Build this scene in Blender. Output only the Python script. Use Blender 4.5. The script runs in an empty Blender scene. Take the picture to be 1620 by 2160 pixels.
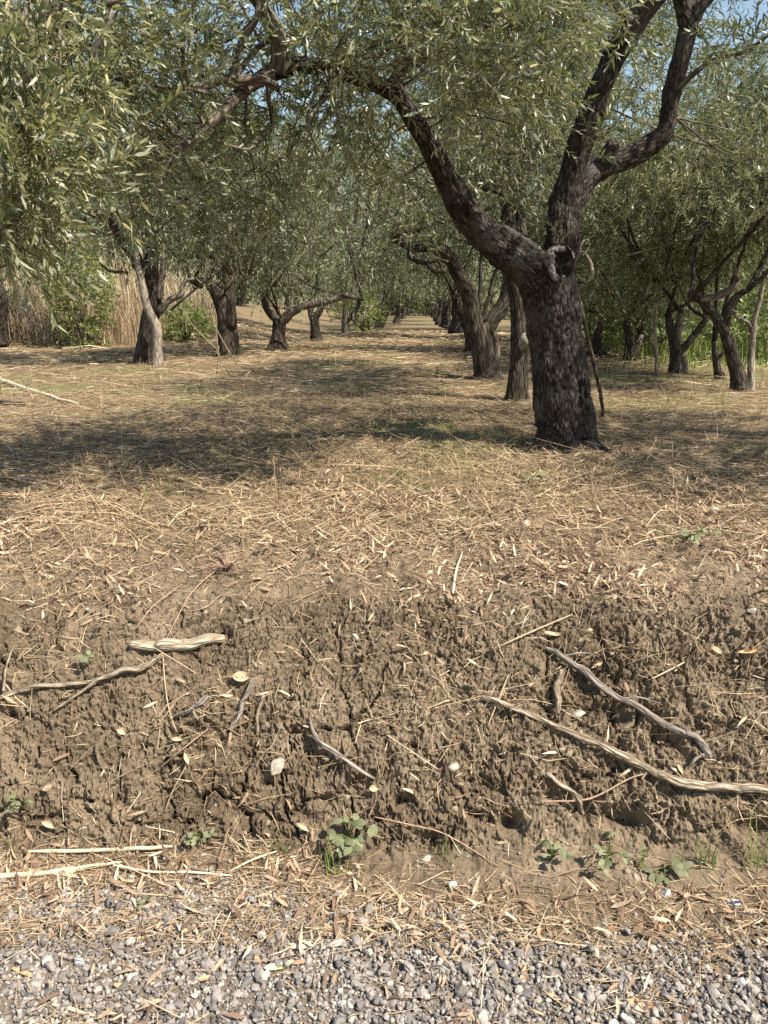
import bpy, bmesh, math, random
import numpy as np
from mathutils import Vector, Matrix

# ------------------------------------------------------------------ camera, world, sun, exposure
scn = bpy.context.scene
COL = scn.collection
PITCH = math.radians(15.6)
FPX = 1570.0
CAMZ = 1.6
cam_d = bpy.data.cameras.new('camera')
cam = bpy.data.objects.new('camera', cam_d)
COL.objects.link(cam)
cam.location = (0, 0, CAMZ)
cam.rotation_euler = (math.pi / 2 - PITCH, 0, 0)
cam_d.sensor_fit = 'VERTICAL'
cam_d.sensor_height = 36.0
cam_d.lens = FPX / 2160.0 * 36.0
cam_d.clip_end = 3000
cam_d.clip_start = 0.02
scn.camera = cam

SUN_EL = math.radians(52)
SUN_AZ = math.radians(58)            # measured from straight behind the camera towards its right
SUN = Vector((math.sin(SUN_AZ) * math.cos(SUN_EL), -math.cos(SUN_AZ) * math.cos(SUN_EL), math.sin(SUN_EL)))
world = bpy.data.worlds.new('World')
scn.world = world
world.use_nodes = True
wn = world.node_tree
wn.nodes.clear()
wo = wn.nodes.new('ShaderNodeOutputWorld')
wb = wn.nodes.new('ShaderNodeBackground')
ws = wn.nodes.new('ShaderNodeTexSky')
ws.sky_type = 'NISHITA'
ws.sun_disc = False
ws.sun_elevation = SUN_EL
ws.sun_rotation = math.atan2(SUN.x, SUN.y)
ws.air_density = 1.6
ws.dust_density = 1.0
ws.ozone_density = 2.0
wb.inputs['Strength'].default_value = 0.085
wn.links.new(ws.outputs[0], wb.inputs[0])
wn.links.new(wb.outputs[0], wo.inputs[0])

sun_d = bpy.data.lights.new('sun', 'SUN')
sun_d.energy = 5.0
sun_d.angle = math.radians(0.53)
sun_d.color = (1.0, 0.92, 0.80)
sun = bpy.data.objects.new('sun', sun_d)
COL.objects.link(sun)
sun.rotation_euler = SUN.to_track_quat('Z', 'Y').to_euler()
sun.location = (3, -4, 8)

scn.view_settings.view_transform = 'Standard'
scn.view_settings.look = 'None'
scn.view_settings.gamma = 1.0
scn.view_settings.exposure = 0.97
scn.render.engine = 'CYCLES'
scn.cycles.max_bounces = 4
scn.cycles.diffuse_bounces = 2
scn.cycles.glossy_bounces = 2
scn.cycles.transmission_bounces = 2
scn.cycles.use_adaptive_sampling = True
scn.cycles.adaptive_threshold = 0.02
scn.cycles.use_denoising = False

rng = np.random.default_rng(11)
random.seed(11)

# ------------------------------------------------------------------ numpy noise
_perm = np.random.default_rng(5).permutation(256)
_perm = np.concatenate([_perm, _perm, _perm])
_gr = np.random.default_rng(6).normal(size=(256, 3))
_gr /= np.linalg.norm(_gr, axis=1)[:, None]

def perlin(x, y, z=0.0):
    x, y, z = np.broadcast_arrays(np.asarray(x, float), np.asarray(y, float), np.asarray(z, float))
    xi = np.floor(x).astype(int); yi = np.floor(y).astype(int); zi = np.floor(z).astype(int)
    xf, yf, zf = x - xi, y - yi, z - zi
    fade = lambda t: t * t * t * (t * (t * 6 - 15) + 10)
    u, v, w = fade(xf), fade(yf), fade(zf)
    def g(dx, dy, dz):
        h = _perm[_perm[_perm[(xi + dx) & 255] + ((yi + dy) & 255)] + ((zi + dz) & 255)]
        gg = _gr[h]
        return gg[..., 0] * (xf - dx) + gg[..., 1] * (yf - dy) + gg[..., 2] * (zf - dz)
    l = lambda a, b, t: a + (b - a) * t
    return l(l(l(g(0,0,0), g(1,0,0), u), l(g(0,1,0), g(1,1,0), u), v),
             l(l(g(0,0,1), g(1,0,1), u), l(g(0,1,1), g(1,1,1), u), v), w) * 1.5

def fbm(x, y, z=0.0, o=4, gain=0.5):
    s = 0; a = 1; f = 1
    for i in range(o):
        s = s + a * perlin(x * f + 17.3 * i, y * f - 9.1 * i, z * f + 3.7 * i)
        a *= gain; f *= 2.03
    return s

def worley(x, y):
    xi = np.floor(x).astype(int); yi = np.floor(y).astype(int)
    f1 = np.full(x.shape, 9.0); f2 = np.full(x.shape, 9.0); idr = np.zeros(x.shape)
    for dx in (-1, 0, 1):
        for dy in (-1, 0, 1):
            cx, cy = xi + dx, yi + dy
            h = _perm[_perm[cx & 255] + (cy & 255)]
            h2 = _perm[h + 77]
            d = np.hypot(cx + 0.15 + 0.7 * h / 255 - x, cy + 0.15 + 0.7 * h2 / 255 - y)
            m = d < f1
            f2 = np.where(m, f1, np.minimum(f2, d))
            idr = np.where(m, h / 255.0, idr)
            f1 = np.where(m, d, f1)
    return f1, f2, idr

def sstep(x, a, b):
    t = np.clip((np.asarray(x, float) - a) / (b - a), 0, 1)
    return t * t * (3 - 2 * t)

# ------------------------------------------------------------------ mesh helpers
def make_mesh(name, V, Fs, attrs=None, smooth=True, mats=None, matidx=None):
    V = np.asarray(V, np.float32)
    if not isinstance(Fs, (list, tuple)):
        Fs = [Fs]
    Fs = [np.asarray(f, np.int32) for f in Fs if len(f)]
    me = bpy.data.meshes.new(name)
    me.vertices.add(len(V))
    me.vertices.foreach_set('co', V.ravel())
    nl = sum(f.size for f in Fs); nf = sum(len(f) for f in Fs)
    me.loops.add(nl)
    me.loops.foreach_set('vertex_index', np.concatenate([f.ravel() for f in Fs]))
    me.polygons.add(nf)
    tot = np.concatenate([np.full(len(f), f.shape[1], np.int32) for f in Fs])
    st = np.concatenate([[0], np.cumsum(tot)[:-1]]).astype(np.int32)
    me.polygons.foreach_set('loop_start', st)
    me.polygons.foreach_set('loop_total', tot)
    me.polygons.foreach_set('use_smooth', np.full(nf, smooth, bool))
    if mats:
        for m in mats:
            me.materials.append(m)
    if matidx is not None:
        me.polygons.foreach_set('material_index', np.asarray(matidx, np.int32))
    if attrs:
        for k, a in attrs.items():
            a = np.asarray(a, np.float32)
            if a.ndim == 1:
                at = me.attributes.new(k, 'FLOAT', 'POINT'); at.data.foreach_set('value', a)
            elif a.shape[1] == 3:
                at = me.attributes.new(k, 'FLOAT_VECTOR', 'POINT'); at.data.foreach_set('vector', a.ravel())
            else:
                at = me.attributes.new(k, 'FLOAT_COLOR', 'POINT'); at.data.foreach_set('color', a.ravel())
    me.update(calc_edges=True)
    me.validate(verbose=False)
    return me

def obj(name, me, parent=None, loc=None):
    o = bpy.data.objects.new(name, me)
    COL.objects.link(o)
    if parent is not None:
        o.parent = parent
    if loc is not None:
        o.location = loc
    return o

def tag(o, label, cat, group=None, kind=None):
    if label: o['label'] = label
    if cat: o['category'] = cat
    if group: o['group'] = group
    if kind: o['kind'] = kind
    return o

def thing(name, loc, label, cat, group=None):
    return tag(obj(name, None, loc=loc), label, cat, group)

class Geo:
    """collects vertices / faces of one mesh"""
    def __init__(s):
        s.V = []; s.F = {}; s.n = 0; s.A = []; s.B = []
    def add(s, V, F, A=None, B=None):
        V = np.asarray(V, float)
        F = F if isinstance(F, (list, tuple)) else [F]
        for f in F:
            f = np.asarray(f, int)
            if len(f):
                s.F.setdefault(f.shape[1], []).append(f + s.n)
        s.V.append(V); s.n += len(V)
        s.A.append(np.zeros((len(V), 3)) if A is None else A)
        s.B.append(np.zeros(len(V)) if B is None else np.broadcast_to(B, (len(V),)))
    def mesh(s, name, mat, origin=(0, 0, 0), smooth=True, attr=None, battr=None):
        V = np.concatenate(s.V) - np.asarray(origin, float)
        Fs = [np.concatenate(s.F[k]) for k in sorted(s.F)]
        at = {}
        if attr: at[attr] = np.concatenate(s.A)
        if battr: at[battr] = np.concatenate(s.B)
        return make_mesh(name, V, Fs, at, smooth, [mat])

def nrm(a):
    return a / np.maximum(np.linalg.norm(a, axis=-1, keepdims=True), 1e-9)

# ------------------------------------------------------------------ pixel -> world (measuring the photograph)
cp, sp = math.cos(PITCH), math.sin(PITCH)
def ray(px, py):
    xc = (px - 810) / FPX; yc = (1080 - py) / FPX
    return np.array([xc, cp + yc * sp, -sp + yc * cp])
def P(px, py, Y):
    d = ray(px, py)
    return np.array([0, 0, CAMZ]) + d * (Y / d[1])

# ------------------------------------------------------------------ materials
def newmat(name):
    m = bpy.data.materials.new(name); m.use_nodes = True
    nt = m.node_tree; nt.nodes.clear()
    out = nt.nodes.new('ShaderNodeOutputMaterial')
    return m, nt, out
def N(nt, typ, **kw):
    n = nt.nodes.new(typ)
    for k, v in kw.items():
        if k.startswith('i_'):
            key = k[2:]
            n.inputs[int(key) if key.isdigit() else key].default_value = v
        else:
            setattr(n, k, v)
    return n
def L(nt, a, b): nt.links.new(a, b)
def ramp(nt, fac, stops):
    r = nt.nodes.new('ShaderNodeValToRGB')
    e = r.color_ramp.elements
    while len(e) < len(stops): e.new(0.5)
    for i, (p, c) in enumerate(stops):
        e[i].position = p; e[i].color = (*c, 1)
    L(nt, fac, r.inputs[0])
    return r
def mixc(nt, fac, a, b, blend='MIX'):
    m = nt.nodes.new('ShaderNodeMix'); m.data_type = 'RGBA'; m.blend_type = blend
    for v, s in ((fac, m.inputs[0]), (a, m.inputs[6]), (b, m.inputs[7])):
        if hasattr(v, 'is_linked'): L(nt, v, s)
        elif isinstance(v, (int, float)): s.default_value = v
        else: s.default_value = (*v, 1)
    return m.outputs[2]

def leaf_mat(name, tops, under, trans=0.28, tcol=(0.22, 0.26, 0.05), rough=0.42, spec=0.5):
    m, nt, out = newmat(name)
    g = N(nt, 'ShaderNodeNewGeometry')
    r = ramp(nt, g.outputs['Random Per Island'], tops)
    nz = N(nt, 'ShaderNodeTexNoise', i_Scale=1.6, i_Detail=2.0)
    tc = N(nt, 'ShaderNodeTexCoord'); L(nt, tc.outputs['Object'], nz.inputs['Vector'])
    c1 = mixc(nt, g.outputs['Backfacing'], r.outputs[0], under)
    hv = N(nt, 'ShaderNodeHueSaturation', i_Saturation=1.0)
    mr = N(nt, 'ShaderNodeMapRange'); L(nt, nz.outputs[0], mr.inputs[0])
    mr.inputs[1].default_value = 0.3; mr.inputs[2].default_value = 0.7
    mr.inputs[3].default_value = 0.75; mr.inputs[4].default_value = 1.25
    L(nt, mr.outputs[0], hv.inputs['Value']); L(nt, c1, hv.inputs['Color'])
    b = N(nt, 'ShaderNodeBsdfPrincipled', i_Roughness=rough)
    b.inputs['Specular IOR Level'].default_value = spec
    L(nt, hv.outputs[0], b.inputs['Base Color'])
    t = N(nt, 'ShaderNodeBsdfTranslucent'); t.inputs[0].default_value = (*tcol, 1)
    mx = N(nt, 'ShaderNodeMixShader'); mx.inputs[0].default_value = trans
    L(nt, b.outputs[0], mx.inputs[1]); L(nt, t.outputs[0], mx.inputs[2])
    L(nt, mx.outputs[0], out.inputs[0])
    return m

def island_mat(name, stops, rough=0.8, noise=0.25, scale=60, trans=0.0, spec=0.2, bump=0.0):
    """every piece of the mesh takes its own colour from the ramp"""
    m, nt, out = newmat(name)
    g = N(nt, 'ShaderNodeNewGeometry')
    r = ramp(nt, g.outputs['Random Per Island'], stops)
    tc = N(nt, 'ShaderNodeTexCoord')
    nz = N(nt, 'ShaderNodeTexNoise', i_Scale=float(scale), i_Detail=3.0)
    L(nt, tc.outputs['Object'], nz.inputs['Vector'])
    hv = N(nt, 'ShaderNodeHueSaturation')
    mr = N(nt, 'ShaderNodeMapRange'); L(nt, nz.outputs[0], mr.inputs[0])
    mr.inputs[1].default_value = 0.3; mr.inputs[2].default_value = 0.7
    mr.inputs[3].default_value = 1 - noise; mr.inputs[4].default_value = 1 + noise
    L(nt, mr.outputs[0], hv.inputs['Value']); L(nt, r.outputs[0], hv.inputs['Color'])
    b = N(nt, 'ShaderNodeBsdfPrincipled', i_Roughness=rough)
    b.inputs['Specular IOR Level'].default_value = spec
    L(nt, hv.outputs[0], b.inputs['Base Color'])
    if bump:
        bp = N(nt, 'ShaderNodeBump', i_Strength=bump, i_Distance=0.01)
        L(nt, nz.outputs[0], bp.inputs['Height']); L(nt, bp.outputs[0], b.inputs['Normal'])
    if trans:
        t = N(nt, 'ShaderNodeBsdfTranslucent'); L(nt, hv.outputs[0], t.inputs[0])
        mx = N(nt, 'ShaderNodeMixShader'); mx.inputs[0].default_value = trans
        L(nt, b.outputs[0], mx.inputs[1]); L(nt, t.outputs[0], mx.inputs[2]); L(nt, mx.outputs[0], out.inputs[0])
    else:
        L(nt, b.outputs[0], out.inputs[0])
    return m

def bark_mat(name, dark, mid, light, lichen=(0.15, 0.14, 0.12), lich=0.5, scale=1.0, bump=0.8, tint=True):
    m, nt, out = newmat(name)
    at = N(nt, 'ShaderNodeAttribute', attribute_name='bark')
    n1 = N(nt, 'ShaderNodeTexNoise', i_Scale=55 * scale, i_Detail=5.0, i_Roughness=0.65)
    v1 = N(nt, 'ShaderNodeTexVoronoi', i_Scale=38 * scale, feature='DISTANCE_TO_EDGE')
    n2 = N(nt, 'ShaderNodeTexNoise', i_Scale=9 * scale, i_Detail=3.0)
    n3 = N(nt, 'ShaderNodeTexNoise', i_Scale=5.0, i_Detail=4.0, i_Roughness=0.7)
    wv = N(nt, 'ShaderNodeVectorMath', operation='ADD')
    sc = N(nt, 'ShaderNodeVectorMath', operation='SCALE'); sc.inputs['Scale'].default_value = 0.03
    L(nt, at.outputs['Vector'], n2.inputs['Vector'])
    L(nt, n2.outputs['Color'], sc.inputs[0])
    L(nt, at.outputs['Vector'], wv.inputs[0]); L(nt, sc.outputs[0], wv.inputs[1])
    L(nt, wv.outputs[0], n1.inputs['Vector']); L(nt, wv.outputs[0], v1.inputs['Vector'])
    tc = N(nt, 'ShaderNodeTexCoord'); L(nt, tc.outputs['Object'], n3.inputs['Vector'])
    mr = N(nt, 'ShaderNodeMapRange'); L(nt, v1.outputs['Distance'], mr.inputs[0])
    mr.inputs[1].default_value = 0.0; mr.inputs[2].default_value = 0.28
    rg = N(nt, 'ShaderNodeMapRange'); L(nt, n1.outputs[0], rg.inputs[0])
    rg.inputs[1].default_value = 0.15; rg.inputs[2].default_value = 0.75
    mr.inputs[3].default_value = 0.12
    hs = N(nt, 'ShaderNodeMath', operation='MULTIPLY'); L(nt, mr.outputs[0], hs.inputs[0]); L(nt, rg.outputs[0], hs.inputs[1])
    r = ramp(nt, hs.outputs[0], [(0.04, dark), (0.28, mid), (0.62, light)])
    lr = ramp(nt, n3.outputs[0], [(0.50, (0, 0, 0)), (0.68, (1, 1, 1))])
    lm = N(nt, 'ShaderNodeMath', operation='MULTIPLY'); L(nt, lr.outputs[0], lm.inputs[0]); lm.inputs[1].default_value = lich
    c = mixc(nt, lm.outputs[0], r.outputs[0], lichen)
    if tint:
        ta = N(nt, 'ShaderNodeAttribute', attribute_name='char_and_dark')
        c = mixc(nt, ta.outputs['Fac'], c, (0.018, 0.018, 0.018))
    b = N(nt, 'ShaderNodeBsdfPrincipled', i_Roughness=0.9)
    b.inputs['Specular IOR Level'].default_value = 0.15
    L(nt, c, b.inputs['Base Color'])
    bp = N(nt, 'ShaderNodeBump', i_Strength=bump, i_Distance=0.012)
    L(nt, hs.outputs[0], bp.inputs['Height']); L(nt, bp.outputs[0], b.inputs['Normal'])
    L(nt, b.outputs[0], out.inputs[0])
    return m

M_bark = bark_mat('olive_bark', (0.009, 0.007, 0.006), (0.040, 0.031, 0.026), (0.105, 0.087, 0.075), lichen=(0.155, 0.145, 0.13), lich=.45, scale=1.5)  # lichen patches also put sunlit patches into the bark colour
M_bark_far = bark_mat('old_olive_bark', (0.012, 0.009, 0.007), (0.042, 0.032, 0.025), (0.105, 0.084, 0.066), lich=.3, scale=0.9, bump=1.0)
M_bark_pale = bark_mat('smooth_grey_bark', (0.12, 0.095, 0.075), (0.24, 0.20, 0.16), (0.37, 0.32, 0.26), lich=0.3, bump=0.3)
M_bark_mid = bark_mat('young_and_sunlit_bark', (0.05, 0.04, 0.032), (0.13, 0.105, 0.085), (0.25, 0.21, 0.17), lich=0.35, bump=0.5)
M_deadwood = bark_mat('weathered_dead_wood', (0.10, 0.073, 0.05), (0.28, 0.225, 0.16), (0.50, 0.43, 0.325), lichen=(0.24, 0.19, 0.13), lich=0.7, scale=1.6, bump=0.9)
M_logpale = bark_mat('peeled_pale_wood', (0.16, 0.12, 0.08), (0.42, 0.35, 0.25), (0.62, 0.545, 0.42), lichen=(0.30, 0.235, 0.16), lich=0.8, scale=1.7, bump=0.9)
M_root = bark_mat('grey_root_wood', (0.08, 0.065, 0.055), (0.22, 0.185, 0.155), (0.38, 0.33, 0.275), lichen=(0.18, 0.14, 0.10), lich=0.7, scale=1.6, bump=0.9)

GREEN = [(0.0, (0.026, 0.038, 0.018)), (0.35, (0.062, 0.080, 0.038)), (0.66, (0.135, 0.148, 0.064)), (0.90, (0.26, 0.25, 0.11)), (1.0, (0.46, 0.40, 0.22))]
GREENF = [(0.0, (0.026, 0.040, 0.017)), (0.4, (0.056, 0.078, 0.033)), (0.8, (0.11, 0.132, 0.054)), (1.0, (0.20, 0.21, 0.085))]
M_leaf = leaf_mat('olive_leaf', GREEN, (0.30, 0.32, 0.215), trans=.26, tcol=(0.28, 0.33, 0.09))
M_leaf_yel_sunlit = leaf_mat('yellow_sunlit_olive_leaf', [(0.0, (0.05, 0.062, 0.024)), (0.3, (0.12, 0.13, 0.052)), (0.62, (0.22, 0.215, 0.095)), (0.9, (0.36, 0.325, 0.16)), (1.0, (0.52, 0.45, 0.26))], (0.38, 0.385, 0.26), trans=.3, tcol=(0.34, 0.36, 0.1))  # yellowish leaves, lightened: sunlight on the left tree put into the colour
M_leaf_far = leaf_mat('olive_leaf_far', GREENF, (0.23, 0.25, 0.15), rough=0.5, trans=.26)
M_leaf_bush = leaf_mat('bright_bush_leaf', [(0, (0.06, 0.095, 0.02)), (0.6, (0.14, 0.185, 0.045)), (1, (0.28, 0.30, 0.085))], (0.17, 0.20, 0.08), tcol=(0.28, 0.34, 0.07))
M_twig = island_mat('olive_twig', [(0, (0.10, 0.08, 0.055)), (0.6, (0.22, 0.18, 0.12)), (1, (0.38, 0.32, 0.22))], rough=0.8)
M_straw = island_mat('dry_straw', [(0, (0.10, 0.068, 0.042)), (0.25, (0.24, 0.168, 0.10)), (0.6, (0.37, 0.27, 0.162)), (0.88, (0.49, 0.38, 0.24)), (1, (0.62, 0.52, 0.36))], rough=0.75, trans=0.12)
M_litter = island_mat('dead_olive_leaves', [(0, (0.11, 0.068, 0.045)), (0.2, (0.25, 0.16, 0.105)), (0.5, (0.36, 0.25, 0.16)), (0.85, (0.49, 0.37, 0.245)), (1, (0.62, 0.53, 0.39))], rough=0.7, trans=0.12, noise=0.18)
M_gravel = island_mat('grey_gravel', [(0, (0.12, 0.108, 0.10)), (0.3, (0.20, 0.18, 0.164)), (0.65, (0.275, 0.246, 0.22)), (0.92, (0.34, 0.302, 0.262)), (1, (0.47, 0.43, 0.37))], rough=0.8, noise=0.2, scale=90, spec=0.25, bump=0.3)
M_clod = island_mat('dry_soil_clods', [(0, (0.112, 0.085, 0.058)), (0.5, (0.18, 0.14, 0.097)), (1, (0.285, 0.23, 0.163))], rough=0.95, noise=0.25, scale=120, spec=0.05, bump=0.6)
M_reed = island_mat('dry_reed', [(0, (0.25, 0.19, 0.11)), (0.5, (0.43, 0.34, 0.21)), (1, (0.60, 0.51, 0.35))], rough=0.7, trans=0.15)
M_cane = island_mat('pale_cane', [(0, (0.48, 0.38, 0.24)), (0.5, (0.60, 0.50, 0.34)), (1, (0.66, 0.57, 0.42))], rough=0.55, noise=0.3, scale=25)
M_redstem = island_mat('reddish_dry_stem', [(0, (0.22, 0.125, 0.09)), (0.5, (0.30, 0.19, 0.135)), (1, (0.38, 0.27, 0.18))], rough=0.7)
M_grass = island_mat('green_grass', [(0, (0.09, 0.14, 0.03)), (0.6, (0.17, 0.24, 0.06)), (1, (0.32, 0.35, 0.12))], rough=0.6, trans=0.3)
M_grass_lush = island_mat('lush_grass', [(0, (0.13, 0.18, 0.04)), (0.6, (0.22, 0.28, 0.075)), (1, (0.36, 0.39, 0.15))], rough=0.6, trans=0.35)  # brighter green of the lush patch on the right
M_weed = leaf_mat('weed_leaf', [(0, (0.10, 0.115, 0.055)), (0.6, (0.17, 0.18, 0.09)), (1, (0.26, 0.26, 0.14))], (0.21, 0.22, 0.13), trans=.2, tcol=(0.2, 0.26, 0.08), rough=0.6)
M_greyshrub = island_mat('dead_grey_shrub', [(0, (0.17, 0.14, 0.11)), (0.6, (0.30, 0.26, 0.21)), (1, (0.42, 0.37, 0.30))], rough=0.85)
M_white = island_mat('white_stone', [(0, (0.29, 0.255, 0.20)), (1, (0.38, 0.345, 0.28))], rough=0.8, noise=0.25, scale=70, bump=0.3)
M_greyst = island_mat('grey_stone', [(0, (0.33, 0.33, 0.33)), (1, (0.42, 0.42, 0.42))], rough=0.75, noise=0.2, scale=60, bump=0.3)
M_darkst = island_mat('dark_stone', [(0, (0.10, 0.095, 0.10)), (1, (0.14, 0.135, 0.14))], rough=0.7, noise=0.25, scale=60, bump=0.3)
M_cloth = island_mat('pale_rag', [(0, (0.24, 0.20, 0.155)), (1, (0.30, 0.26, 0.20))], rough=0.95, noise=0.3, scale=45, bump=0.5)
M_orange = island_mat('orange_leaf', [(0, (0.52, 0.27, 0.14)), (1, (0.60, 0.36, 0.20))], rough=0.6, noise=0.12, scale=40)
M_yellow = island_mat('yellow_leaf', [(0, (0.70, 0.66, 0.34)), (1, (0.74, 0.70, 0.40))], rough=0.55, noise=0.08, scale=40)
M_paleleaf = island_mat('bleached_leaf', [(0, (0.36, 0.27, 0.165)), (1, (0.45, 0.36, 0.23))], rough=0.8, noise=0.3, scale=40)
M_void = island_mat('shaded_rotten_wood', [(0, (0.018, 0.016, 0.014)), (1, (0.026, 0.023, 0.02))], rough=1.0, noise=0.4, scale=40, spec=0)
M_callus = island_mat('grey_callus', [(0, (0.13, 0.122, 0.11)), (1, (0.16, 0.15, 0.135))], rough=0.95, noise=0.7, scale=60, bump=0.8)

# ------------------------------------------------------------------ the ground
_cy = np.array([-60, 1.55, 1.70, 1.83, 1.88, 1.94, 2.03, 2.14, 2.26, 2.40, 2.60, 2.9, 3.3, 4.0, 5.0, 400])
_cz = np.array([0, 0, .006, .018, .060, .150, .280, .405, .492, .555, .605, .640, .665, .695, .71, .71])
def base_z(x, y):
    x = np.asarray(x, float); y = np.asarray(y, float)
    sh = 0.055 * perlin(x * 0.9, 3.3) + 0.03 * perlin(x * 2.7, 8.1)
    yy = y + sh * sstep(y, 1.4, 1.8) * (1 - sstep(y, 3, 5))
    z = np.interp(yy, _cy, _cz)
    z = z + 0.05 * fbm(x * 0.35, y * 0.35, o=2) * sstep(y, 4.5, 8)
    z = z + sstep(y, 14, 26) * sstep(-x, 2.2, 7.5) * 0.9         # the rise behind the left row
    z = z - sstep(y, 6, 30) * sstep(x, 4, 14) * 0.35
    return z
xs_d = np.arange(-1.32, 1.3201, 0.0052)
def spread(a, b, s0, g):
    o = [a]; s = s0
    while o[-1] < b:
        s *= g; o.append(o[-1] + s)
    return np.array(o[1:])
xr = spread(xs_d[-1], 420, 0.006, 1.09)
GX = np.concatenate([-xr[::-1], xs_d, xr])
GY = np.concatenate([np.array([-400, -200, -100, -50, -25, -12, -6, -3, -1.5, -.5, 0, .3, .5]), np.arange(.6, 1.6, .02), np.arange(1.6, 1.8, .009),
                     np.arange(1.8, 2.56, .0050), np.arange(2.56, 3.4, .013), np.arange(3.4, 5.0, .035), 5.0 + np.arange(0, 42) * .1, spread(9.2, 900, .12, 1.09)])
BX, BY = np.meshgrid(GX, GY)
BZ = base_z(BX, BY)
e = 0.02
dzx = (base_z(BX + e, BY) - base_z(BX - e, BY)) / (2 * e)
dzy = (base_z(BX, BY + e) - base_z(BX, BY - e)) / (2 * e)
GN = nrm(np.stack([-dzx, -dzy, np.ones_like(dzx)], -1))
# arc length up the bank keeps the relief isotropic on the steep face
arc = np.concatenate([[0], np.cumsum(np.hypot(np.diff(GY), np.diff(np.interp(GY, _cy, _cz))))])
S = np.broadcast_to(arc[:, None], BX.shape)
face = sstep(BY, 1.82, 1.90) * (1 - sstep(BY, 2.34, 2.62))
top = sstep(BY, 2.3, 2.6)
near = (1 - sstep(np.abs(BX), 2.6, 4)) * (1 - sstep(BY, 5, 9))
D = np.zeros_like(BX)
m = near > 0.01
x, s = BX[m], S[m]
wx = x + 0.030 * fbm(x * 13, s * 13, 1.0, 3); wsy = s + 0.030 * fbm(x * 13, s * 13, 7.0, 3)
f1, f2, cid = worley(wx * 20, wsy * 19)
g1, g2, gid = worley(wx * 44 + 3.3, wsy * 36)
h1, h2, hid = worley(wx * 85, wsy * 75 + 1.7)
k1, k2, kid = worley((x + .05 * fbm(x * 6, s * 6, 3.0, 3)) * 7, (s + .05 * fbm(x * 6, s * 6, 5.0, 3)) * 4.5)
crk = np.exp(-((k2 - k1) / 0.045) ** 2) * sstep(perlin(x * 2.3, s * 2.3, 4.0), -0.15, 0.3)
clump = sstep(fbm(x * 3.1, s * 3.1, 12.0, 2), -.35, .35)
rel = (0.028 * fbm(x * 4, s * 4, o=3) + 0.015 * fbm(x * 12, s * 10, 2.0, 4, .6)          # swells and erosion
       + (0.2 + 0.8 * clump) * (0.025 * (cid - 0.5) * sstep(f2 - f1, 0.0, 0.07) - 0.015 * np.exp(-((f2 - f1) / 0.05) ** 2))
       + (0.4 + 0.6 * clump) * (0.017 * (gid - .5) * sstep(g2 - g1, 0.0, 0.10) - 0.008 * np.exp(-((g2 - g1) / 0.08) ** 2))
       + 0.0115 * (hid - .5) + 0.008 * fbm(x * 70, s * 70, 4.0, 2) - 0.032 * crk)
soft = 0.026 * fbm(x * 4, s * 4, o=3) + 0.010 * (gid - .5) * sstep(g2 - g1, 0.0, 0.2) + 0.008 * (hid - .5) + 0.006 * fbm(x * 30, s * 30, o=2)
D[m] = (rel * face[m] + soft * (1 - face[m]) * sstep(BY[m], 1.7, 1.85)) * near[m]

def grid_d(x, y):
    ix = np.clip(np.searchsorted(GX, x), 1, len(GX) - 1); iy = np.clip(np.searchsorted(GY, y), 1, len(GY) - 1)
    return iy, ix
def GP(px, py):
    """where the ray through a pixel of the photograph meets the undisplaced ground"""
    d = ray(px, py); o = np.array([0, 0, CAMZ]); t = 0.5
    while t < 200:
        p = o + d * t
        if p[2] < float(base_z(p[0], p[1])): break
        t *= 1.01
    lo, hi = t / 1.01, t
    for _ in range(18):
        mi = (lo + hi) / 2; p = o + d * mi
        if p[2] < float(base_z(p[0], p[1])): hi = mi
        else: lo = mi
    return o + d * hi
def on_ground(px, py, lift=0.0, rad=3):
    p = GP(px, py)
    iy, ix = grid_d(p[0], p[1])
    n = GN[iy, ix]
    dd = D[max(iy - rad, 0):iy + rad + 1, max(ix - rad, 0):ix + rad + 1].max()
    return p + n * (dd + lift), n
# cavities in the bank
for (px, py, r, dep) in [(1340, 1735, .035, .07), (1075, 1735, .030, .08), (1005, 1720, .018, .06), (1295, 1725, .03, .06), (1570, 1740, .03, .07),
                         (1620, 1750, .03, .07), (850, 1690, .022, .06), (905, 1775, .03, .06), (870, 1575, .016, .05), (1520, 1540, .018, .05),
                         (480, 1340, .025, .05), (1390, 1500, .03, .06), (1300, 1510, .03, .05), (1400, 1560, .03, .06), (735, 1780, .03, .04), (1230, 1710, .025, .06),
                         (250, 1690, .02, .04), (420, 1690, .02, .04), (565, 1650, .016, .04), (755, 1390, .014, .04), (640, 1420, .014, .04), (10, 1500, .02, .05)]:
    p = GP(px, py)
    rr = np.sqrt(((BX - p[0]) / (r * 1.3)) ** 2 + ((BZ - p[2]) / (r * 0.8)) ** 2 + ((BY - p[1]) / (r * 1.6)) ** 2)
    mm = rr < 2
    D[mm] -= 0.9 * dep * np.exp(-rr[mm] ** 2 * (1.2 + 0.8 * perlin(BX[mm] * 40, BZ[mm] * 40)))
GPOS = np.stack([BX, BY, BZ], -1) + GN * D[..., None]
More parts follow.
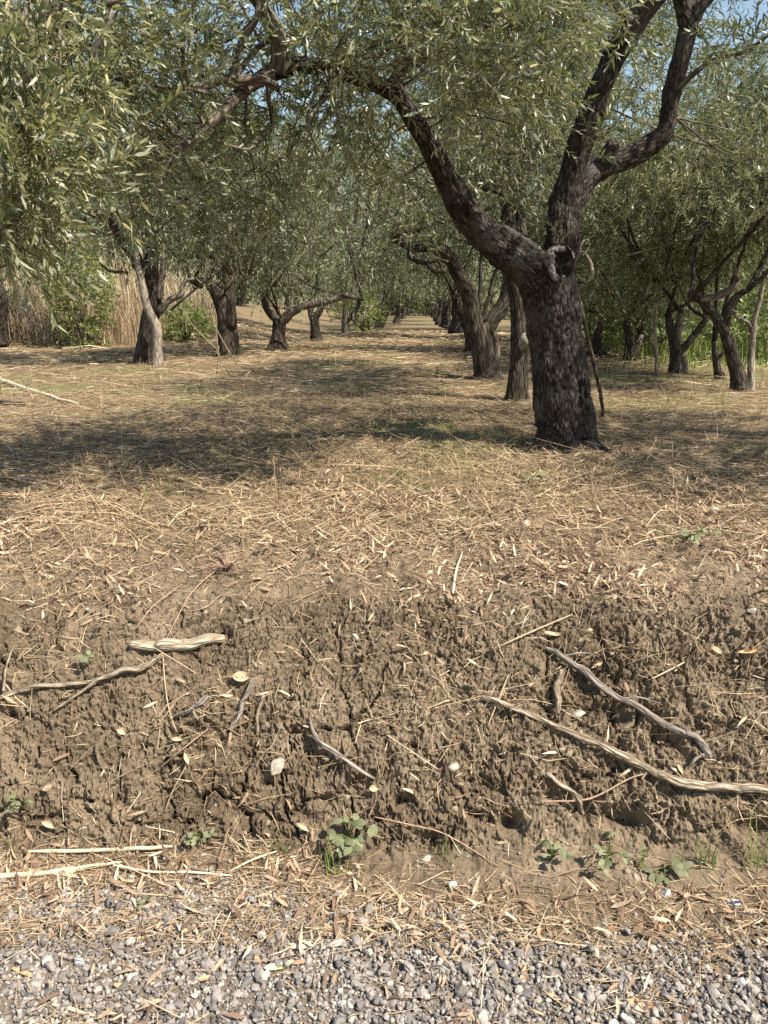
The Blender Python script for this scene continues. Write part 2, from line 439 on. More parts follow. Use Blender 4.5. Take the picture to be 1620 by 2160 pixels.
# mounds of earth at the feet of the trees are added further down through MOUND
gravel_edge = 1.62 + 0.09 * sstep(-BX, 0.1, 0.6) - 0.085 * sstep(BX, 0.0, 0.5) + 0.05 * fbm(BX * 2.5, BY * 2.5, o=3)
z_gravel = 1 - sstep(BY - gravel_edge, -0.05, 0.06)
z_straw = sstep(BY + 0.25 * fbm(BX * 1.2, BY * 1.2, 3.0, 3), 2.9, 3.8)
green_n = fbm(BX * 0.8, BY * 0.8, 9.0, 3)
z_green = sstep(green_n, 0.05, 0.6) * sstep(BY, 3.5, 5) * 0.55
z_lush = sstep(BX - 0.13 * BY, 2.6, 4.0) * sstep(BY, 9.5, 12)
zone = np.stack([z_gravel, z_straw, np.clip(z_green + z_lush, 0, 1), np.ones_like(z_gravel)], -1)

def ground_mat():
    m, nt, out = newmat('ground_soil_and_mulch')
    at = N(nt, 'ShaderNodeAttribute', attribute_name='zone')
    sep = N(nt, 'ShaderNodeSeparateColor'); L(nt, at.outputs['Color'], sep.inputs[0])
    tc = N(nt, 'ShaderNodeTexCoord')
    n1 = N(nt, 'ShaderNodeTexNoise', i_Scale=7.0, i_Detail=6.0, i_Roughness=0.65)
    n2 = N(nt, 'ShaderNodeTexNoise', i_Scale=110.0, i_Detail=4.0, i_Roughness=0.7)
    mp = N(nt, 'ShaderNodeMapping'); mp.inputs['Scale'].default_value = (14, 42, 14)
    mp.inputs['Rotation'].default_value = (0, 0, 0.25)
    n3 = N(nt, 'ShaderNodeTexNoise', i_Scale=1.0, i_Detail=6.0, i_Roughness=0.75, i_Distortion=0.8)
    for n in (n1, n2): L(nt, tc.outputs['Object'], n.inputs['Vector'])
    L(nt, tc.outputs['Object'], mp.inputs['Vector']); L(nt, mp.outputs[0], n3.inputs['Vector'])
    soil = ramp(nt, n1.outputs[0], [(0.25, (0.118, 0.090, 0.061)), (0.5, (0.178, 0.138, 0.095)), (0.75, (0.265, 0.212, 0.15))])
    soil2 = ramp(nt, n2.outputs[0], [(0.3, (0.65, 0.65, 0.65)), (0.7, (1.25, 1.22, 1.18))])
    c = mixc(nt, 1.0, soil.outputs[0], soil2.outputs[0], 'MULTIPLY')
    n4 = N(nt, 'ShaderNodeTexNoise', i_Scale=2.3, i_Detail=3.0); L(nt, tc.outputs['Object'], n4.inputs['Vector'])
    pt = ramp(nt, n4.outputs[0], [(0.35, (0.78, 0.76, 0.73)), (0.65, (1.18, 1.18, 1.18))])
    c = mixc(nt, 1.0, c, pt.outputs[0], 'MULTIPLY')
    straw = ramp(nt, n3.outputs[0], [(0.30, (0.055, 0.040, 0.025)), (0.48, (0.155, 0.115, 0.068)), (0.62, (0.30, 0.225, 0.132)), (0.8, (0.46, 0.36, 0.225))])
    c = mixc(nt, sep.outputs[1], c, straw.outputs[0])
    grn = ramp(nt, n3.outputs[0], [(0.3, (0.06, 0.07, 0.025)), (0.7, (0.22, 0.26, 0.09))])
    c = mixc(nt, sep.outputs[2], c, grn.outputs[0])
    grv = ramp(nt, n2.outputs[0], [(0.3, (0.10, 0.082, 0.062)), (0.7, (0.24, 0.20, 0.155))])
    c = mixc(nt, sep.outputs[0], c, grv.outputs[0])
    b = N(nt, 'ShaderNodeBsdfPrincipled', i_Roughness=0.95)
    b.inputs['Specular IOR Level'].default_value = 0.08
    L(nt, c, b.inputs['Base Color'])
    ad = N(nt, 'ShaderNodeMath', operation='ADD'); L(nt, n2.outputs[0], ad.inputs[0]); L(nt, n3.outputs[0], ad.inputs[1])
    bp = N(nt, 'ShaderNodeBump', i_Strength=0.7, i_Distance=0.008)
    L(nt, ad.outputs[0], bp.inputs['Height']); L(nt, bp.outputs[0], b.inputs['Normal'])
    L(nt, b.outputs[0], out.inputs[0])
    return m
ny, nx = BX.shape
idx = np.arange(ny * nx).reshape(ny, nx)
quads = np.stack([idx[:-1, :-1], idx[:-1, 1:], idx[1:, 1:], idx[1:, :-1]], -1).reshape(-1, 4)
ground = obj('ground', make_mesh('ground', GPOS.reshape(-1, 3), [quads], {'zone': zone.reshape(-1, 4)}, True, [ground_mat()]))
fm = face[:-1, :-1].ravel() < .35
ground.data.polygons.foreach_set('use_smooth', fm)
tag(ground, 'bare earth bank below a straw covered grove floor', None, kind='structure')
# normals of the finished surface, for scattering
_a = np.gradient(GPOS, axis=1); _b = np.gradient(GPOS, axis=0)
SN = nrm(np.cross(_a, _b))

def surf(x, y):
    iy, ix = grid_d(x, y)
    fx = np.clip((x - GX[ix - 1]) / (GX[ix] - GX[ix - 1]), 0, 1)[:, None]; fy = np.clip((y - GY[iy - 1]) / (GY[iy] - GY[iy - 1]), 0, 1)[:, None]
    p = (GPOS[iy - 1, ix - 1] * (1 - fx) + GPOS[iy - 1, ix] * fx) * (1 - fy) + (GPOS[iy, ix - 1] * (1 - fx) + GPOS[iy, ix] * fx) * fy
    return p, SN[iy, ix]

# ------------------------------------------------------------------ tubes (trunks, limbs, sticks)
def catmull(pts, n):
    pts = np.asarray(pts, float)
    p = np.vstack([2 * pts[0] - pts[1], pts, 2 * pts[-1] - pts[-2]])
    seg = len(pts) - 1
    t = np.linspace(0, seg, n); i = np.minimum(t.astype(int), seg - 1); u = (t - i)[:, None]
    a, b, c, d = p[i], p[i + 1], p[i + 2], p[i + 3]
    return 0.5 * (2 * b + (c - a) * u + (2 * a - 5 * b + 4 * c - d) * u ** 2 + (3 * b - a - 3 * c + d) * u ** 3)

def tube(pts, rad, sides=10, step=None, rough=0.12, freq=6.0, seed=0.0, wob=0.0, cap=True):
    pts = np.asarray(pts, float); rad = np.asarray(rad, float)
    ln = np.linalg.norm(np.diff(pts, axis=0), axis=1).sum()
    step = step or max(rad.mean() * 0.8, 0.004)
    n = int(np.clip(ln / step, len(pts), 220)) + 1
    c = catmull(pts, n)
    r = np.interp(np.linspace(0, len(pts) - 1, n), np.arange(len(pts)), rad)
    al = np.concatenate([[0], np.cumsum(np.linalg.norm(np.diff(c, axis=0), axis=1))])
    if wob:
        w = np.stack([perlin(al * freq * .5, seed + 3.1), perlin(al * freq * .5, seed + 7.7), perlin(al * freq * .5, seed + 11.9)], -1)
        c = c + w * wob * r[:, None]
    t = nrm(np.gradient(c, axis=0))
    ref = np.array([1.0, 0.13, 0.07]) if abs(t[0][0]) < 0.8 else np.array([0.1, 0.05, 1.0])
    u = np.zeros_like(t)
    v0 = ref - t[0] * ref.dot(t[0]); u[0] = v0 / np.linalg.norm(v0)
    for i in range(1, n):
        q = u[i - 1] - t[i] * u[i - 1].dot(t[i]); u[i] = q / np.linalg.norm(q)
    w = np.cross(t, u)
    th = np.linspace(0, 2 * math.pi, sides, endpoint=False)
    ct, st = np.cos(th), np.sin(th)
    R = r[:, None]
    nz = fbm(ct[None] * 1.6 + seed, st[None] * 1.6, al[:, None] * freq, 3)
    RR = R * (1 + rough * nz)
    V = c[:, None] + u[:, None] * (RR * ct)[..., None] + w[:, None] * (RR * st)[..., None]
    A = np.stack([RR * ct, RR * st, np.broadcast_to(al[:, None] * 0.16, RR.shape)], -1).reshape(-1, 3) + seed
    id_ = np.arange(n * sides).reshape(n, sides); nxt = np.roll(id_, -1, 1)
    F = np.stack([id_[:-1], nxt[:-1], nxt[1:], id_[1:]], -1).reshape(-1, 4)
    V = V.reshape(-1, 3)
    T = []
    if cap:
        V = np.vstack([V, c[0], c[-1]]); A = np.vstack([A, A[0], A[-1]])
        k = n * sides
        T = np.vstack([np.stack([nxt[0], id_[0], np.full(sides, k)], -1), np.stack([id_[-1], nxt[-1], np.full(sides, k + 1)], -1)])
    tube.frame = (t, u, w, al)
    return V, [F, T], A, c, r

# ------------------------------------------------------------------ leaves and twigs
T6 = np.array([[0, 0, 0], [.28, .5, .05], [.28, -.5, .05], [.66, .42, .06], [.66, -.42, .06], [1, 0, 0]])
F6a = np.array([[0, 2, 1], [3, 4, 5]]); F6b = np.array([[1, 2, 4, 3]])
T4 = np.array([[0, 0, 0], [.45, -.5, .04], [1, 0, 0], [.45, .5, .04]]); F4 = np.array([[0, 1, 2, 3]])
T8 = np.array([[0, 0, 0], [.2, .38, .05], [.2, -.38, .05], [.5, .5, .1], [.5, -.5, .1], [.82, .32, .06], [.82, -.32, .06], [1, 0, 0]])
F8a = np.array([[0, 2, 1], [5, 6, 7]]); F8b = np.array([[1, 2, 4, 3], [3, 4, 6, 5]])
def leaves(pos, d, n, Ln, W, curl, lod=6):
    T, Fs = {6: (T6, [F6a, F6b]), 4: (T4, [F4]), 8: (T8, [F8a, F8b])}[lod]
    d = nrm(d); sd = nrm(np.cross(n, d)); n = np.cross(d, sd)
    k = len(T); m_ = len(pos)
    tx, ty, tz = T[:, 0], T[:, 1], T[:, 2]
    bend = -np.asarray(curl).reshape(-1, 1) * (tx ** 2)[None] + tz[None] * 0.6
    V = pos[:, None] + d[:, None] * (tx[None] * np.asarray(Ln).reshape(-1, 1))[..., None] + sd[:, None] * (ty[None] * np.asarray(W).reshape(-1, 1))[..., None] \
        + n[:, None] * (bend * np.asarray(Ln).reshape(-1, 1))[..., None]
    off = (np.arange(m_) * k)[:, None, None]
    return V.reshape(-1, 3), [(f[None] + off).reshape(-1, f.shape[1]) for f in Fs]

def twigs(R, o, d, ln, K, LL, LW, lod=6, droop=0.25, rad=0.0022, tw=True):
    """sprays: o, d, ln of each twig; K leaves along it in opposite pairs"""
    m_ = len(o); d = nrm(d)
    t = (np.arange(K) // 2 + 1) / (K // 2 + 0.3)
    t = np.clip(t[None] + R.normal(0, .02, (m_, K)), 0.06, 1.05)
    dr = np.array([0, 0, -1.0])
    pos = o[:, None] + d[:, None] * (t * ln[:, None])[..., None] + dr * (droop * (t ** 2) * ln[:, None])[..., None]
    tang = nrm(d[:, None] + dr * (2 * droop * t)[..., None])
    ref = R.normal(size=(m_, 3)); p1 = nrm(np.cross(d, ref)); p2 = np.cross(d, p1)
    k = np.arange(K); ang = (k // 2) * (math.pi / 2) + (k % 2) * math.pi
    ang = ang[None] + R.normal(0, .35, (m_, K))
    perp = p1[:, None] * np.cos(ang)[..., None] + p2[:, None] * np.sin(ang)[..., None]
    al = R.uniform(.5, 1.05, (m_, K)) * (1.15 - 0.55 * t)
    ld = tang * np.cos(al)[..., None] + perp * np.sin(al)[..., None] + dr * 0.10
    nn = tang * np.sin(al)[..., None] - perp * np.cos(al)[..., None]
    nn = nn + R.normal(0, .75, nn.shape) + np.array([0, 0, .35])
    sz = R.uniform(.65, 1.12, (m_, K))
    V, F = leaves(pos.reshape(-1, 3), ld.reshape(-1, 3), nn.reshape(-1, 3), (LL * sz).ravel(), (LW * sz * R.uniform(.8, 1.2, sz.shape)).ravel(), R.uniform(-.05, .22, m_ * K), lod)
    tv = tf = None
    if tw:
        th = np.array([0, 2.094, 4.189])
        ring = p1[:, None] * np.cos(th)[None, :, None] + p2[:, None] * np.sin(th)[None, :, None]
        s3 = np.array([0, .5, 1.0])
        c = o[:, None] + d[:, None] * (s3[None] * ln[:, None])[..., None] + dr * (droop * s3[None] ** 2 * ln[:, None])[..., None]
        rr = rad * np.array([1.2, .8, .3])
        tv = (c[:, :, None] + ring[:, None] * rr[None, :, None, None]).reshape(-1, 3)
        b = np.arange(3); q = []
        for j in range(2):
            for i in range(3):
                q.append([j * 3 + i, j * 3 + (i + 1) % 3, j * 3 + 3 + (i + 1) % 3, j * 3 + 3 + i])
        tf = (np.array(q)[None] + (np.arange(m_) * 9)[:, None, None]).reshape(-1, 4)
    return V, F, tv, tf

# ------------------------------------------------------------------ far olive crowns (shared meshes)
def crown_mesh(seed, nclump, ntw, K, LL, LW, lod):
    R = np.random.default_rng(seed)
    u = nrm(R.normal(size=(nclump, 3))); rr = R.uniform(.35, 1.0, nclump) ** .6
    c = u * rr[:, None] * np.array([1, 1, 1]) * .82
    c[:, 2] = np.maximum(c[:, 2], -0.75 + R.uniform(0, .2, nclump))
    sz = R.uniform(.2, .36, nclump)
    o = []; d = []
    for i in range(nclump):
        q = nrm(R.normal(size=(ntw, 3))) * (R.uniform(.25, 1, ntw) ** .5)[:, None]
        o.append(c[i] + q * sz[i]); d.append(q * .8 + u[i] * .5 + R.normal(0, .4, (ntw, 3)) + np.array([0, 0, .15]))
    o = np.concatenate(o) * np.array([2.0, 2.0, 1.4]); d = np.concatenate(d)
    V, F, tv, tf = twigs(R, o, d, R.uniform(.16, .34, len(o)), K, LL, LW, lod, droop=.35, rad=.003)
    g = Geo(); g.add(V, F)
    lm = g.mesh('crown_leaves', M_leaf_far, smooth=False)
    g = Geo(); g.add(tv, tf)
    # boughs inside the crown
    for i in range(0, nclump, 5):
        e_ = c[i] * np.array([2, 2, 1.4]); b0 = np.array([0.15 * e_[0], 0.15 * e_[1], -1.0])
        mid = (b0 + e_) / 2 + R.normal(0, .12, 3) - np.array([0, 0, .1])
        tv2, tf2, _, _, _ = tube([b0, mid, e_], [.030, .020, .008], 6, .15, .15, 4, i * 1.7)
        g.add(tv2, tf2)
    tm = g.mesh('crown_twigs', M_twig_dark, smooth=True)
    return lm, tm
M_twig_dark = island_mat('dark_twig', [(0, (0.05, 0.038, 0.028)), (1, (0.13, 0.10, 0.075))], rough=0.9)
CROWN_MID = [crown_mesh(100 + i, 46, 42, 14, .088, .0165, 4) for i in range(3)]
CROWN_FAR = [crown_mesh(200 + i, 34, 24, 10, .135, .032, 4) for i in range(2)]

def add_crown(t, base, top, r, protos, k, rz):
    """a crown of leaves and its twigs, centred at `top` (world)"""
    lm, tm = protos[k % len(protos)]
    for nm, me in (('crown', lm), ('twigs', tm)):
        o = obj(nm, me, t)
        o.location = np.asarray(top) - np.asarray(base)
        o.rotation_euler = (0, 0, rz)
        o.scale = (r[0] / 2.0, r[1] / 2.0, r[2] / 1.4)
        o['kind'] = 'stuff'

def limb_part(t, base, name, pxpts, mat, sides=12, rough=.16, freq=5, seed=0, wob=.35, extra=None):
    """pxpts: (px, py, Y, width in px of the photo)"""
    pts = [P(a, b, c) for a, b, c, w in pxpts]
    rad = [w / 2 * math.hypot(c, 0.6) / FPX for a, b, c, w in pxpts]
    V, F, A, c_, r_ = tube(pts, rad, sides, None, rough, freq, seed, wob)
    g = Geo(); g.add(V, F, A)
    return obj(name, g.mesh(name, mat, base, attr='bark', battr='char_and_dark'), t)

def flare(pts):      # widen a trunk at its foot
    a, b, c, w = pts[0]
    return [(a, b + 10, c, w * 1.35), (a, b - 6, c, w * 1.0)] + [(p[0], p[1], p[2], p[3] * .86) for p in pts[1:]]

GROUP_TREES = 'olive trees of the grove'
def row_tree(name, label, base_px, Y, parts, crown, k, proto, mat=None):
    b = P(base_px[0], base_px[1], Y)
    b[2] = float(base_z(b[0], b[1])) - 0.03
    t = thing(name, b, label, 'tree', GROUP_TREES)
    for i, (nm, pts, mt) in enumerate(parts):
        limb_part(t, b, nm, flare(pts) if nm == 'trunk' else pts, mt or M_bark_far, seed=k * 3.3 + i * 1.9, sides=12 if nm == 'trunk' else 9)
    cx, cy, zc, rx, ry, rz = crown
    add_crown(t, b, (b[0] + cx, b[1] + cy, zc), (rx, ry, rz), proto, k, k * 1.37)
    # low boughs that tie the limbs to the crown
    g = Geo(); R = np.random.default_rng(900 + k)
    endp = [P(*pts[-1][:3]) for nm, pts, mt in parts]
    for j, e_ in enumerate(endp):
        if parts[j][0] not in ('trunk', 'limb'): continue
        for q in range(2):
            tgt = np.array([b[0] + cx, b[1] + cy, zc]) + R.normal(0, .35, 3) * np.array([rx, ry, rz])
            mid = (e_ + tgt) / 2 + R.normal(0, .15, 3)
            V, F, A, _, _ = tube([e_, mid, tgt], [.026, .018, .008], 7, .08, .2, 5, j + q * 2.2, .6)
            g.add(V, F, A)
    obj('boughs', g.mesh('boughs', mat or M_bark_far, b, attr='bark', battr='char_and_dark'), t)
    return t

# ================================================================== the near olive tree
MB = P(1190, 948, 4.8); MB[2] = float(base_z(MB[0], MB[1])) - 0.02
MT = thing('olive_tree', MB, 'nearest olive tree with thick cracked trunk forking into three limbs', 'tree', GROUP_TREES)
skel = {
 'trunk': [(1182, 966, 4.80, 150), (1178, 935, 4.80, 108), (1174, 880, 4.80, 100), (1170, 800, 4.80, 104), (1170, 700, 4.80, 118), (1158, 620, 4.80, 124), (1148, 570, 4.80, 128), (1146, 540, 4.80, 108)],
 'lobe': [(1252, 968, 4.78, 66), (1234, 930, 4.76, 50), (1228, 850, 4.76, 44), (1216, 760, 4.77, 42), (1198, 660, 4.80, 46)],
 'left': [(1140, 580, 4.80, 110), (1095, 545, 4.76, 98), (1040, 508, 4.70, 80), (990, 455, 4.62, 68), (955, 400, 4.55, 60), (925, 345, 4.48, 54), (895, 285, 4.40, 50), (862, 230, 4.30, 46), (815, 190, 4.22, 43), (740, 158, 4.12, 42), (660, 140, 4.02, 42), (600, 146, 3.95, 44), (578, 150, 3.93, 40)],
 'mid': [(1165, 590, 4.84, 104), (1182, 520, 4.86, 80), (1188, 450, 4.88, 74), (1198, 390, 4.86, 66), (1222, 310, 4.80, 62), (1252, 220, 4.72, 60), (1290, 130, 4.64, 62), (1340, 50, 4.56, 62), (1400, -40, 4.48, 52), (1470, -160, 4.4, 44)],
 'right': [(1200, 430, 4.88, 60), (1235, 375, 4.92, 58), (1290, 345, 4.98, 58), (1350, 318, 5.02, 52), (1398, 282, 5.02, 50), (1412, 225, 5.0, 46), (1426, 160, 4.96, 45), (1446, 90, 4.92, 48), (1458, 40, 4.9, 54), (1480, 0, 4.88, 44), (1540, -50, 4.85, 36), (1600, -120, 4.8, 30)],
 'rightb': [(1455, 55, 4.9, 46), (1436, 0, 4.86, 34), (1425, -70, 4.8, 28)],
 'stub': [(1262, 362, 4.94, 52), (1282, 325, 4.88, 48), (1296, 300, 4.84, 40)],
 'up': [(588, 150, 3.94, 44), (590, 110, 3.90, 37), (578, 60, 3.85, 36), (552, 15, 3.80, 33), (520, -30, 3.72, 30), (470, -120, 3.6, 24)],
 'down': [(572, 155, 3.93, 36), (530, 180, 3.88, 28), (488, 215, 3.80, 27), (470, 240, 3.77, 26), (425, 275, 3.70, 21), (385, 310, 3.62, 16), (330, 330, 3.5, 9)],
 'root1': [(1240, 945, 4.72, 40), (1285, 965, 4.62, 26), (1330, 985, 4.5, 12)],
 'root2': [(1145, 940, 4.72, 40), (1110, 962, 4.62, 22), (1080, 975, 4.5, 10)],
}
def sk(name):
    pts = [P(a, b, c) for a, b, c, w in skel[name]]
    rad = [w / 2 * (c * cp + (CAMZ - P(a, b, c)[2]) * sp) / FPX for a, b, c, w in skel[name]]
    return pts, rad
SLIM = {'trunk': .95, 'left': .86, 'mid': .86, 'right': .84, 'rightb': .84, 'stub': .62}
for nm_, f_ in SLIM.items():
    skel[nm_] = [(a, b, c, w * f_) for a, b, c, w in skel[nm_]]
g = Geo(); SKC = []; SKR = []; SKT = []; SKU = []; SKW = []; SKA = []
for i, nm in enumerate(['trunk', 'lobe', 'left', 'mid', 'right', 'rightb', 'stub', 'root1', 'root2']):
    pts, rad = sk(nm)
    V, F, A, c_, r_ = tube(pts, rad, 24, .02, .10, 4, i * 2.1, .18)
    g.add(V, F)
    SKC.append(c_); SKR.append(r_); SKT.append(tube.frame[0]); SKU.append(tube.frame[1]); SKW.append(tube.frame[2]); SKA.append(tube.frame[3] + i * 5.3)
tmp = obj('tmp', g.mesh('tmp', M_bark))
md = tmp.modifiers.new('r', 'REMESH'); md.mode = 'VOXEL'; md.voxel_size = 0.0105
dg = bpy.context.evaluated_depsgraph_get()
me = bpy.data.meshes.new_from_object(tmp.evaluated_get(dg))
bpy.data.objects.remove(tmp)
n_ = len(me.vertices)
V = np.empty(n_ * 3, np.float32); me.vertices.foreach_get('co', V); V = V.reshape(-1, 3).astype(float)
VN = np.empty(n_ * 3, np.float32); me.vertices.foreach_get('normal', VN); VN = VN.reshape(-1, 3).astype(float)
SKCa, SKTa = np.concatenate(SKC), np.concatenate(SKT)
near_i = np.empty(n_, int)
for a in range(0, n_, 20000):
    near_i[a:a + 20000] = ((V[a:a + 20000, None] - SKCa[None]) ** 2).sum(-1).argmin(1)
dv = V - SKCa[near_i]; ax = SKTa[near_i]
sal = np.concatenate(SKA)[near_i] + (dv * ax).sum(-1)
BC = np.stack([(dv * np.concatenate(SKU)[near_i]).sum(-1), (dv * np.concatenate(SKW)[near_i]).sum(-1), sal * 0.26], -1)   # squeezed along the limb
rid = fbm(BC[:, 0] * 38, BC[:, 1] * 38, BC[:, 2] * 38, 3)
big = fbm(BC[:, 0] * 11, BC[:, 1] * 11, BC[:, 2] * 16, 3)
lowr = 0.35 + 0.65 * sstep(-V[:, 2], -2.6, -1.9)
V = V + VN * ((0.015 * (0.35 - np.abs(rid) * 1.6) * lowr + 0.016 * big))[:, None]
# decay hollow in the left limb
hp = P(980, 446, 4.49)
hd = (V - hp); hr = np.sqrt((hd[:, 0] / .026) ** 2 + (hd[:, 2] / .034) ** 2 + (hd[:, 1] / .07) ** 2)
V = V - VN * (0.055 * np.exp(-hr ** 2 * 1.3))[:, None] + VN * (0.014 * np.exp(-((hr - 1.5) / .5) ** 2))[:, None]
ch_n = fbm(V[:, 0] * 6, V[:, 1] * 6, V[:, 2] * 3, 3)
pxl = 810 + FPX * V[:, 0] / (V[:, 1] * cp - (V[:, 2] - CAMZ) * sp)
char_and_dark = sstep(V[:, 0] - MB[0] + 0.04 * ch_n - 0.020 + 0.09 * sstep(V[:, 2], 1.0, 1.6) * 0, 0.02, 0.06) * (1 - sstep(V[:, 2], 1.15, 1.45)) * 0.85
char_and_dark = np.maximum(char_and_dark, 0.9 * np.exp(-hr ** 2 * 1.6))  # same mask darkens the hollow of the left limb
me.vertices.foreach_set('co', (V - MB).astype(np.float32).ravel())
for nm, a in (('bark', BC),):
    at = me.attributes.new(nm, 'FLOAT_VECTOR', 'POINT'); at.data.foreach_set('vector', a.astype(np.float32).ravel())
at = me.attributes.new('char_and_dark', 'FLOAT', 'POINT'); at.data.foreach_set('value', char_and_dark.astype(np.float32))
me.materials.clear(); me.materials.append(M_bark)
me.polygons.foreach_set('use_smooth', np.ones(len(me.polygons), bool))
me.update(); me.name = 'trunk'
obj('trunk', me, MT)
# knot hole: callus ring round a rotten hollow, its shade put into the colour
g = Geo(); kc = P(1183, 556, 4.585)
th = np.linspace(0, 2 * math.pi, 17)
kc = kc + np.array([0, -.004, 0])
ring = [kc + np.array([.066 * math.cos(a) + .008 * math.sin(2 * a), .012 + .022 * math.cos(a), .092 * math.sin(a) + .010 * math.sin(3 * a)]) for a in th]
V, F, A, _, _ = tube(ring, [.015 + .007 * math.sin(a - 1.6) + .003 * math.sin(5 * a) for a in th], 14, .006, .8, 40, 4.4, 0, False)
g.add(V, F, A)
knot = obj('knot_hole', g.mesh('knot_hole', M_callus, MB), MT)
g = Geo(); q = [kc + np.array([0, .03, 0])]
for rr_, dy in ((.5, .022), (1.0, .0)):
    for a in th[:-1]:
        q.append(kc + np.array([.078 * rr_ * math.cos(a), dy + .012 * math.sin(5 * a), .10 * rr_ * math.sin(a)]))
f3 = [[0, 1 + i, 1 + (i + 1) % 16] for i in range(16)]; f4 = [[1 + i, 17 + i, 17 + (i + 1) % 16, 1 + (i + 1) % 16] for i in range(16)]
g.add(q, [f3, f4]); obj('hollow', g.mesh('hollow', M_void, MB), knot)
for i_, nm in enumerate(('up', 'down')):  # paler bark puts the sunlight on these two limbs into the colour
    pts, rad = sk(nm)
    V, F, A, c_, r_ = tube(pts, rad, 16, .012, .14, 9, 9.1 + i_, .35); SKC.append(c_)
    g = Geo(); g.add(V, F, A); obj('limb', g.mesh('limb', M_bark_mid, MB, attr='bark', battr='char_and_dark'), MT)
# smaller grey branches in the upper left
def branch(t, base, pts, mat, name='branch', sides=9, rough=.16, wob=.5, seed=0):
    return limb_part(t, base, name, pts, mat, sides, rough, 9, seed, wob)
for i, (pts, mt) in enumerate([
    ([(585, 190, 3.90, 10), (578, 182, 3.84, 15), (545, 168, 3.80, 17), (490, 172, 3.78, 20), (465, 172, 3.74, 17), (415, 186, 3.68, 13), (392, 160, 3.62, 11), (385, 120, 3.56, 9), (388, 60, 3.5, 8), (392, 0, 3.45, 7), (400, -60, 3.4, 6)], M_bark_mid),
    ([(488, 168, 3.78, 15), (500, 130, 3.78, 13), (512, 80, 3.78, 13), (540, 40, 3.76, 11), (545, -20, 3.74, 9)], M_bark_mid),
    ([(495, 160, 3.79, 12), (530, 112, 3.85, 11), (570, 85, 3.95, 10), (640, 60, 4.1, 8), (690, 10, 4.2, 7)], M_bark_mid),
    ([(815, 190, 4.22, 22), (850, 150, 4.15, 18), (905, 120, 4.05, 15), (975, 95, 3.9, 13), (1020, 60, 3.8, 9), (1060, 10, 3.7, 7)], M_bark_mid),
    ([(870, 240, 4.32, 20), (840, 150, 4.2, 18), (850, 60, 4.05, 15), (800, -40, 3.9, 12)], M_bark_mid),
    ([(700, 148, 4.06, 18), (690, 190, 3.95, 14), (660, 240, 3.8, 10), (640, 300, 3.7, 7)], M_bark_mid),
    ([(440, 195, 3.7, 9), (380, 185, 3.6, 8), (310, 178, 3.5, 7), (240, 165, 3.4, 6)], M_bark_mid),
    ([(1020, 398, 5.5, 8), (1055, 402, 5.4, 15), (1085, 430, 5.3, 18), (1100, 470, 5.2, 19), (1106, 530, 5.0, 22)], M_bark_far),
    ([(1425, 190, 4.96, 12), (1500, 130, 4.8, 9), (1570, 110, 4.6, 7), (1640, 60, 4.4, 6)], M_bark_mid),
    ([(1340, 50, 4.56, 18), (1250, -40, 4.2, 13), (1150, -120, 3.8, 10)], M_bark_mid)]):
    branch(MT, MB, pts, mt, seed=i * 1.3)
# leaf clusters of the near crown: px, py, Y, radius (m), twigs
CL = [(690, 380, 5.6, .5, 50), (790, 400, 5.9, .5, 50), (850, 330, 5.4, .42, 45), (610, 420, 5.6, .5, 50), (880, 420, 6.1, .4, 40), (760, 470, 6.4, .45, 40), (640, 40, 3.7, .42, 70), (720, 90, 3.9, .42, 70), (700, 200, 4.2, .38, 55), (800, 60, 3.6, .42, 70), (900, 40, 3.4, .40, 70), (980, 110, 3.5, .34, 60), (1020, 30, 3.2, .36, 60),
      (880, 160, 4.0, .40, 60), (790, 250, 4.6, .45, 60), (730, 300, 4.9, .5, 60), (960, 210, 4.2, .36, 50), (1060, 150, 4.0, .38, 55), (1100, 60, 3.6, .38, 60), (1160, 130, 4.2, .32, 45), (1110, 240, 4.8, .40, 55),
      (1030, 300, 5.2, .45, 60), (1120, 340, 5.4, .42, 50), (640, 260, 4.3, .42, 55), (560, 300, 4.2, .42, 60), (480, 120, 4.3, .40, 50), (440, 60, 3.9, .42, 65), (360, 40, 3.6, .42, 65), (300, 120, 3.6, .40, 60), (340, 230, 3.7, .38, 60),
      (420, 330, 4.0, .42, 60), (300, 320, 3.9, .42, 60), (230, 230, 3.4, .36, 55), (220, 60, 3.3, .36, 55), (270, 400, 4.6, .45, 60), (380, 430, 4.9, .45, 60), (500, 400, 4.8, .45, 60), (560, 60, 4.5, .4, 45), (1190, 30, 3.9, .32, 45),
      (1200, 200, 5.3, .38, 40), (1290, 240, 5.6, .42, 50), (1340, 210, 5.5, .36, 40), (1500, 150, 4.6, .26, 20), (1590, 60, 4.2, .30, 26), (1560, 300, 5.6, .45, 45), (1480, 330, 5.6, .42, 50), (1590, 420, 5.4, .45, 55), (1380, 400, 5.6, .4, 45), (1300, 420, 5.5, .36, 40), (1280, 300, 4.7, .16, 12), (1210, 345, 4.6, .14, 10), (620, -90, 3.4, .5, 60), (900, -110, 3.2, .5, 60), (1150, -110, 3.6, .5, 60), (1380, -130, 4.2, .5, 55), (1560, -120, 4.4, .5, 50), (350, -110, 3.2, .5, 60)]
CL += [(x_, -z_ * 1000, y_, .55, 60) for (x_, y_, z_) in [(-90, 3.6, 3.5), (-40, 4.3, 3.7), (20, 3.4, 3.6), (50, 4.4, 3.8), (90, 3.5, 3.5), (140, 4.2, 3.8), (180, 3.6, 3.6), (220, 4.2, 3.8), (110, 4.9, 4.0), (20, 4.9, 3.9), (190, 5.0, 4.0), (-130, 4.4, 3.4)]]
R = np.random.default_rng(21)
PRUNE = []
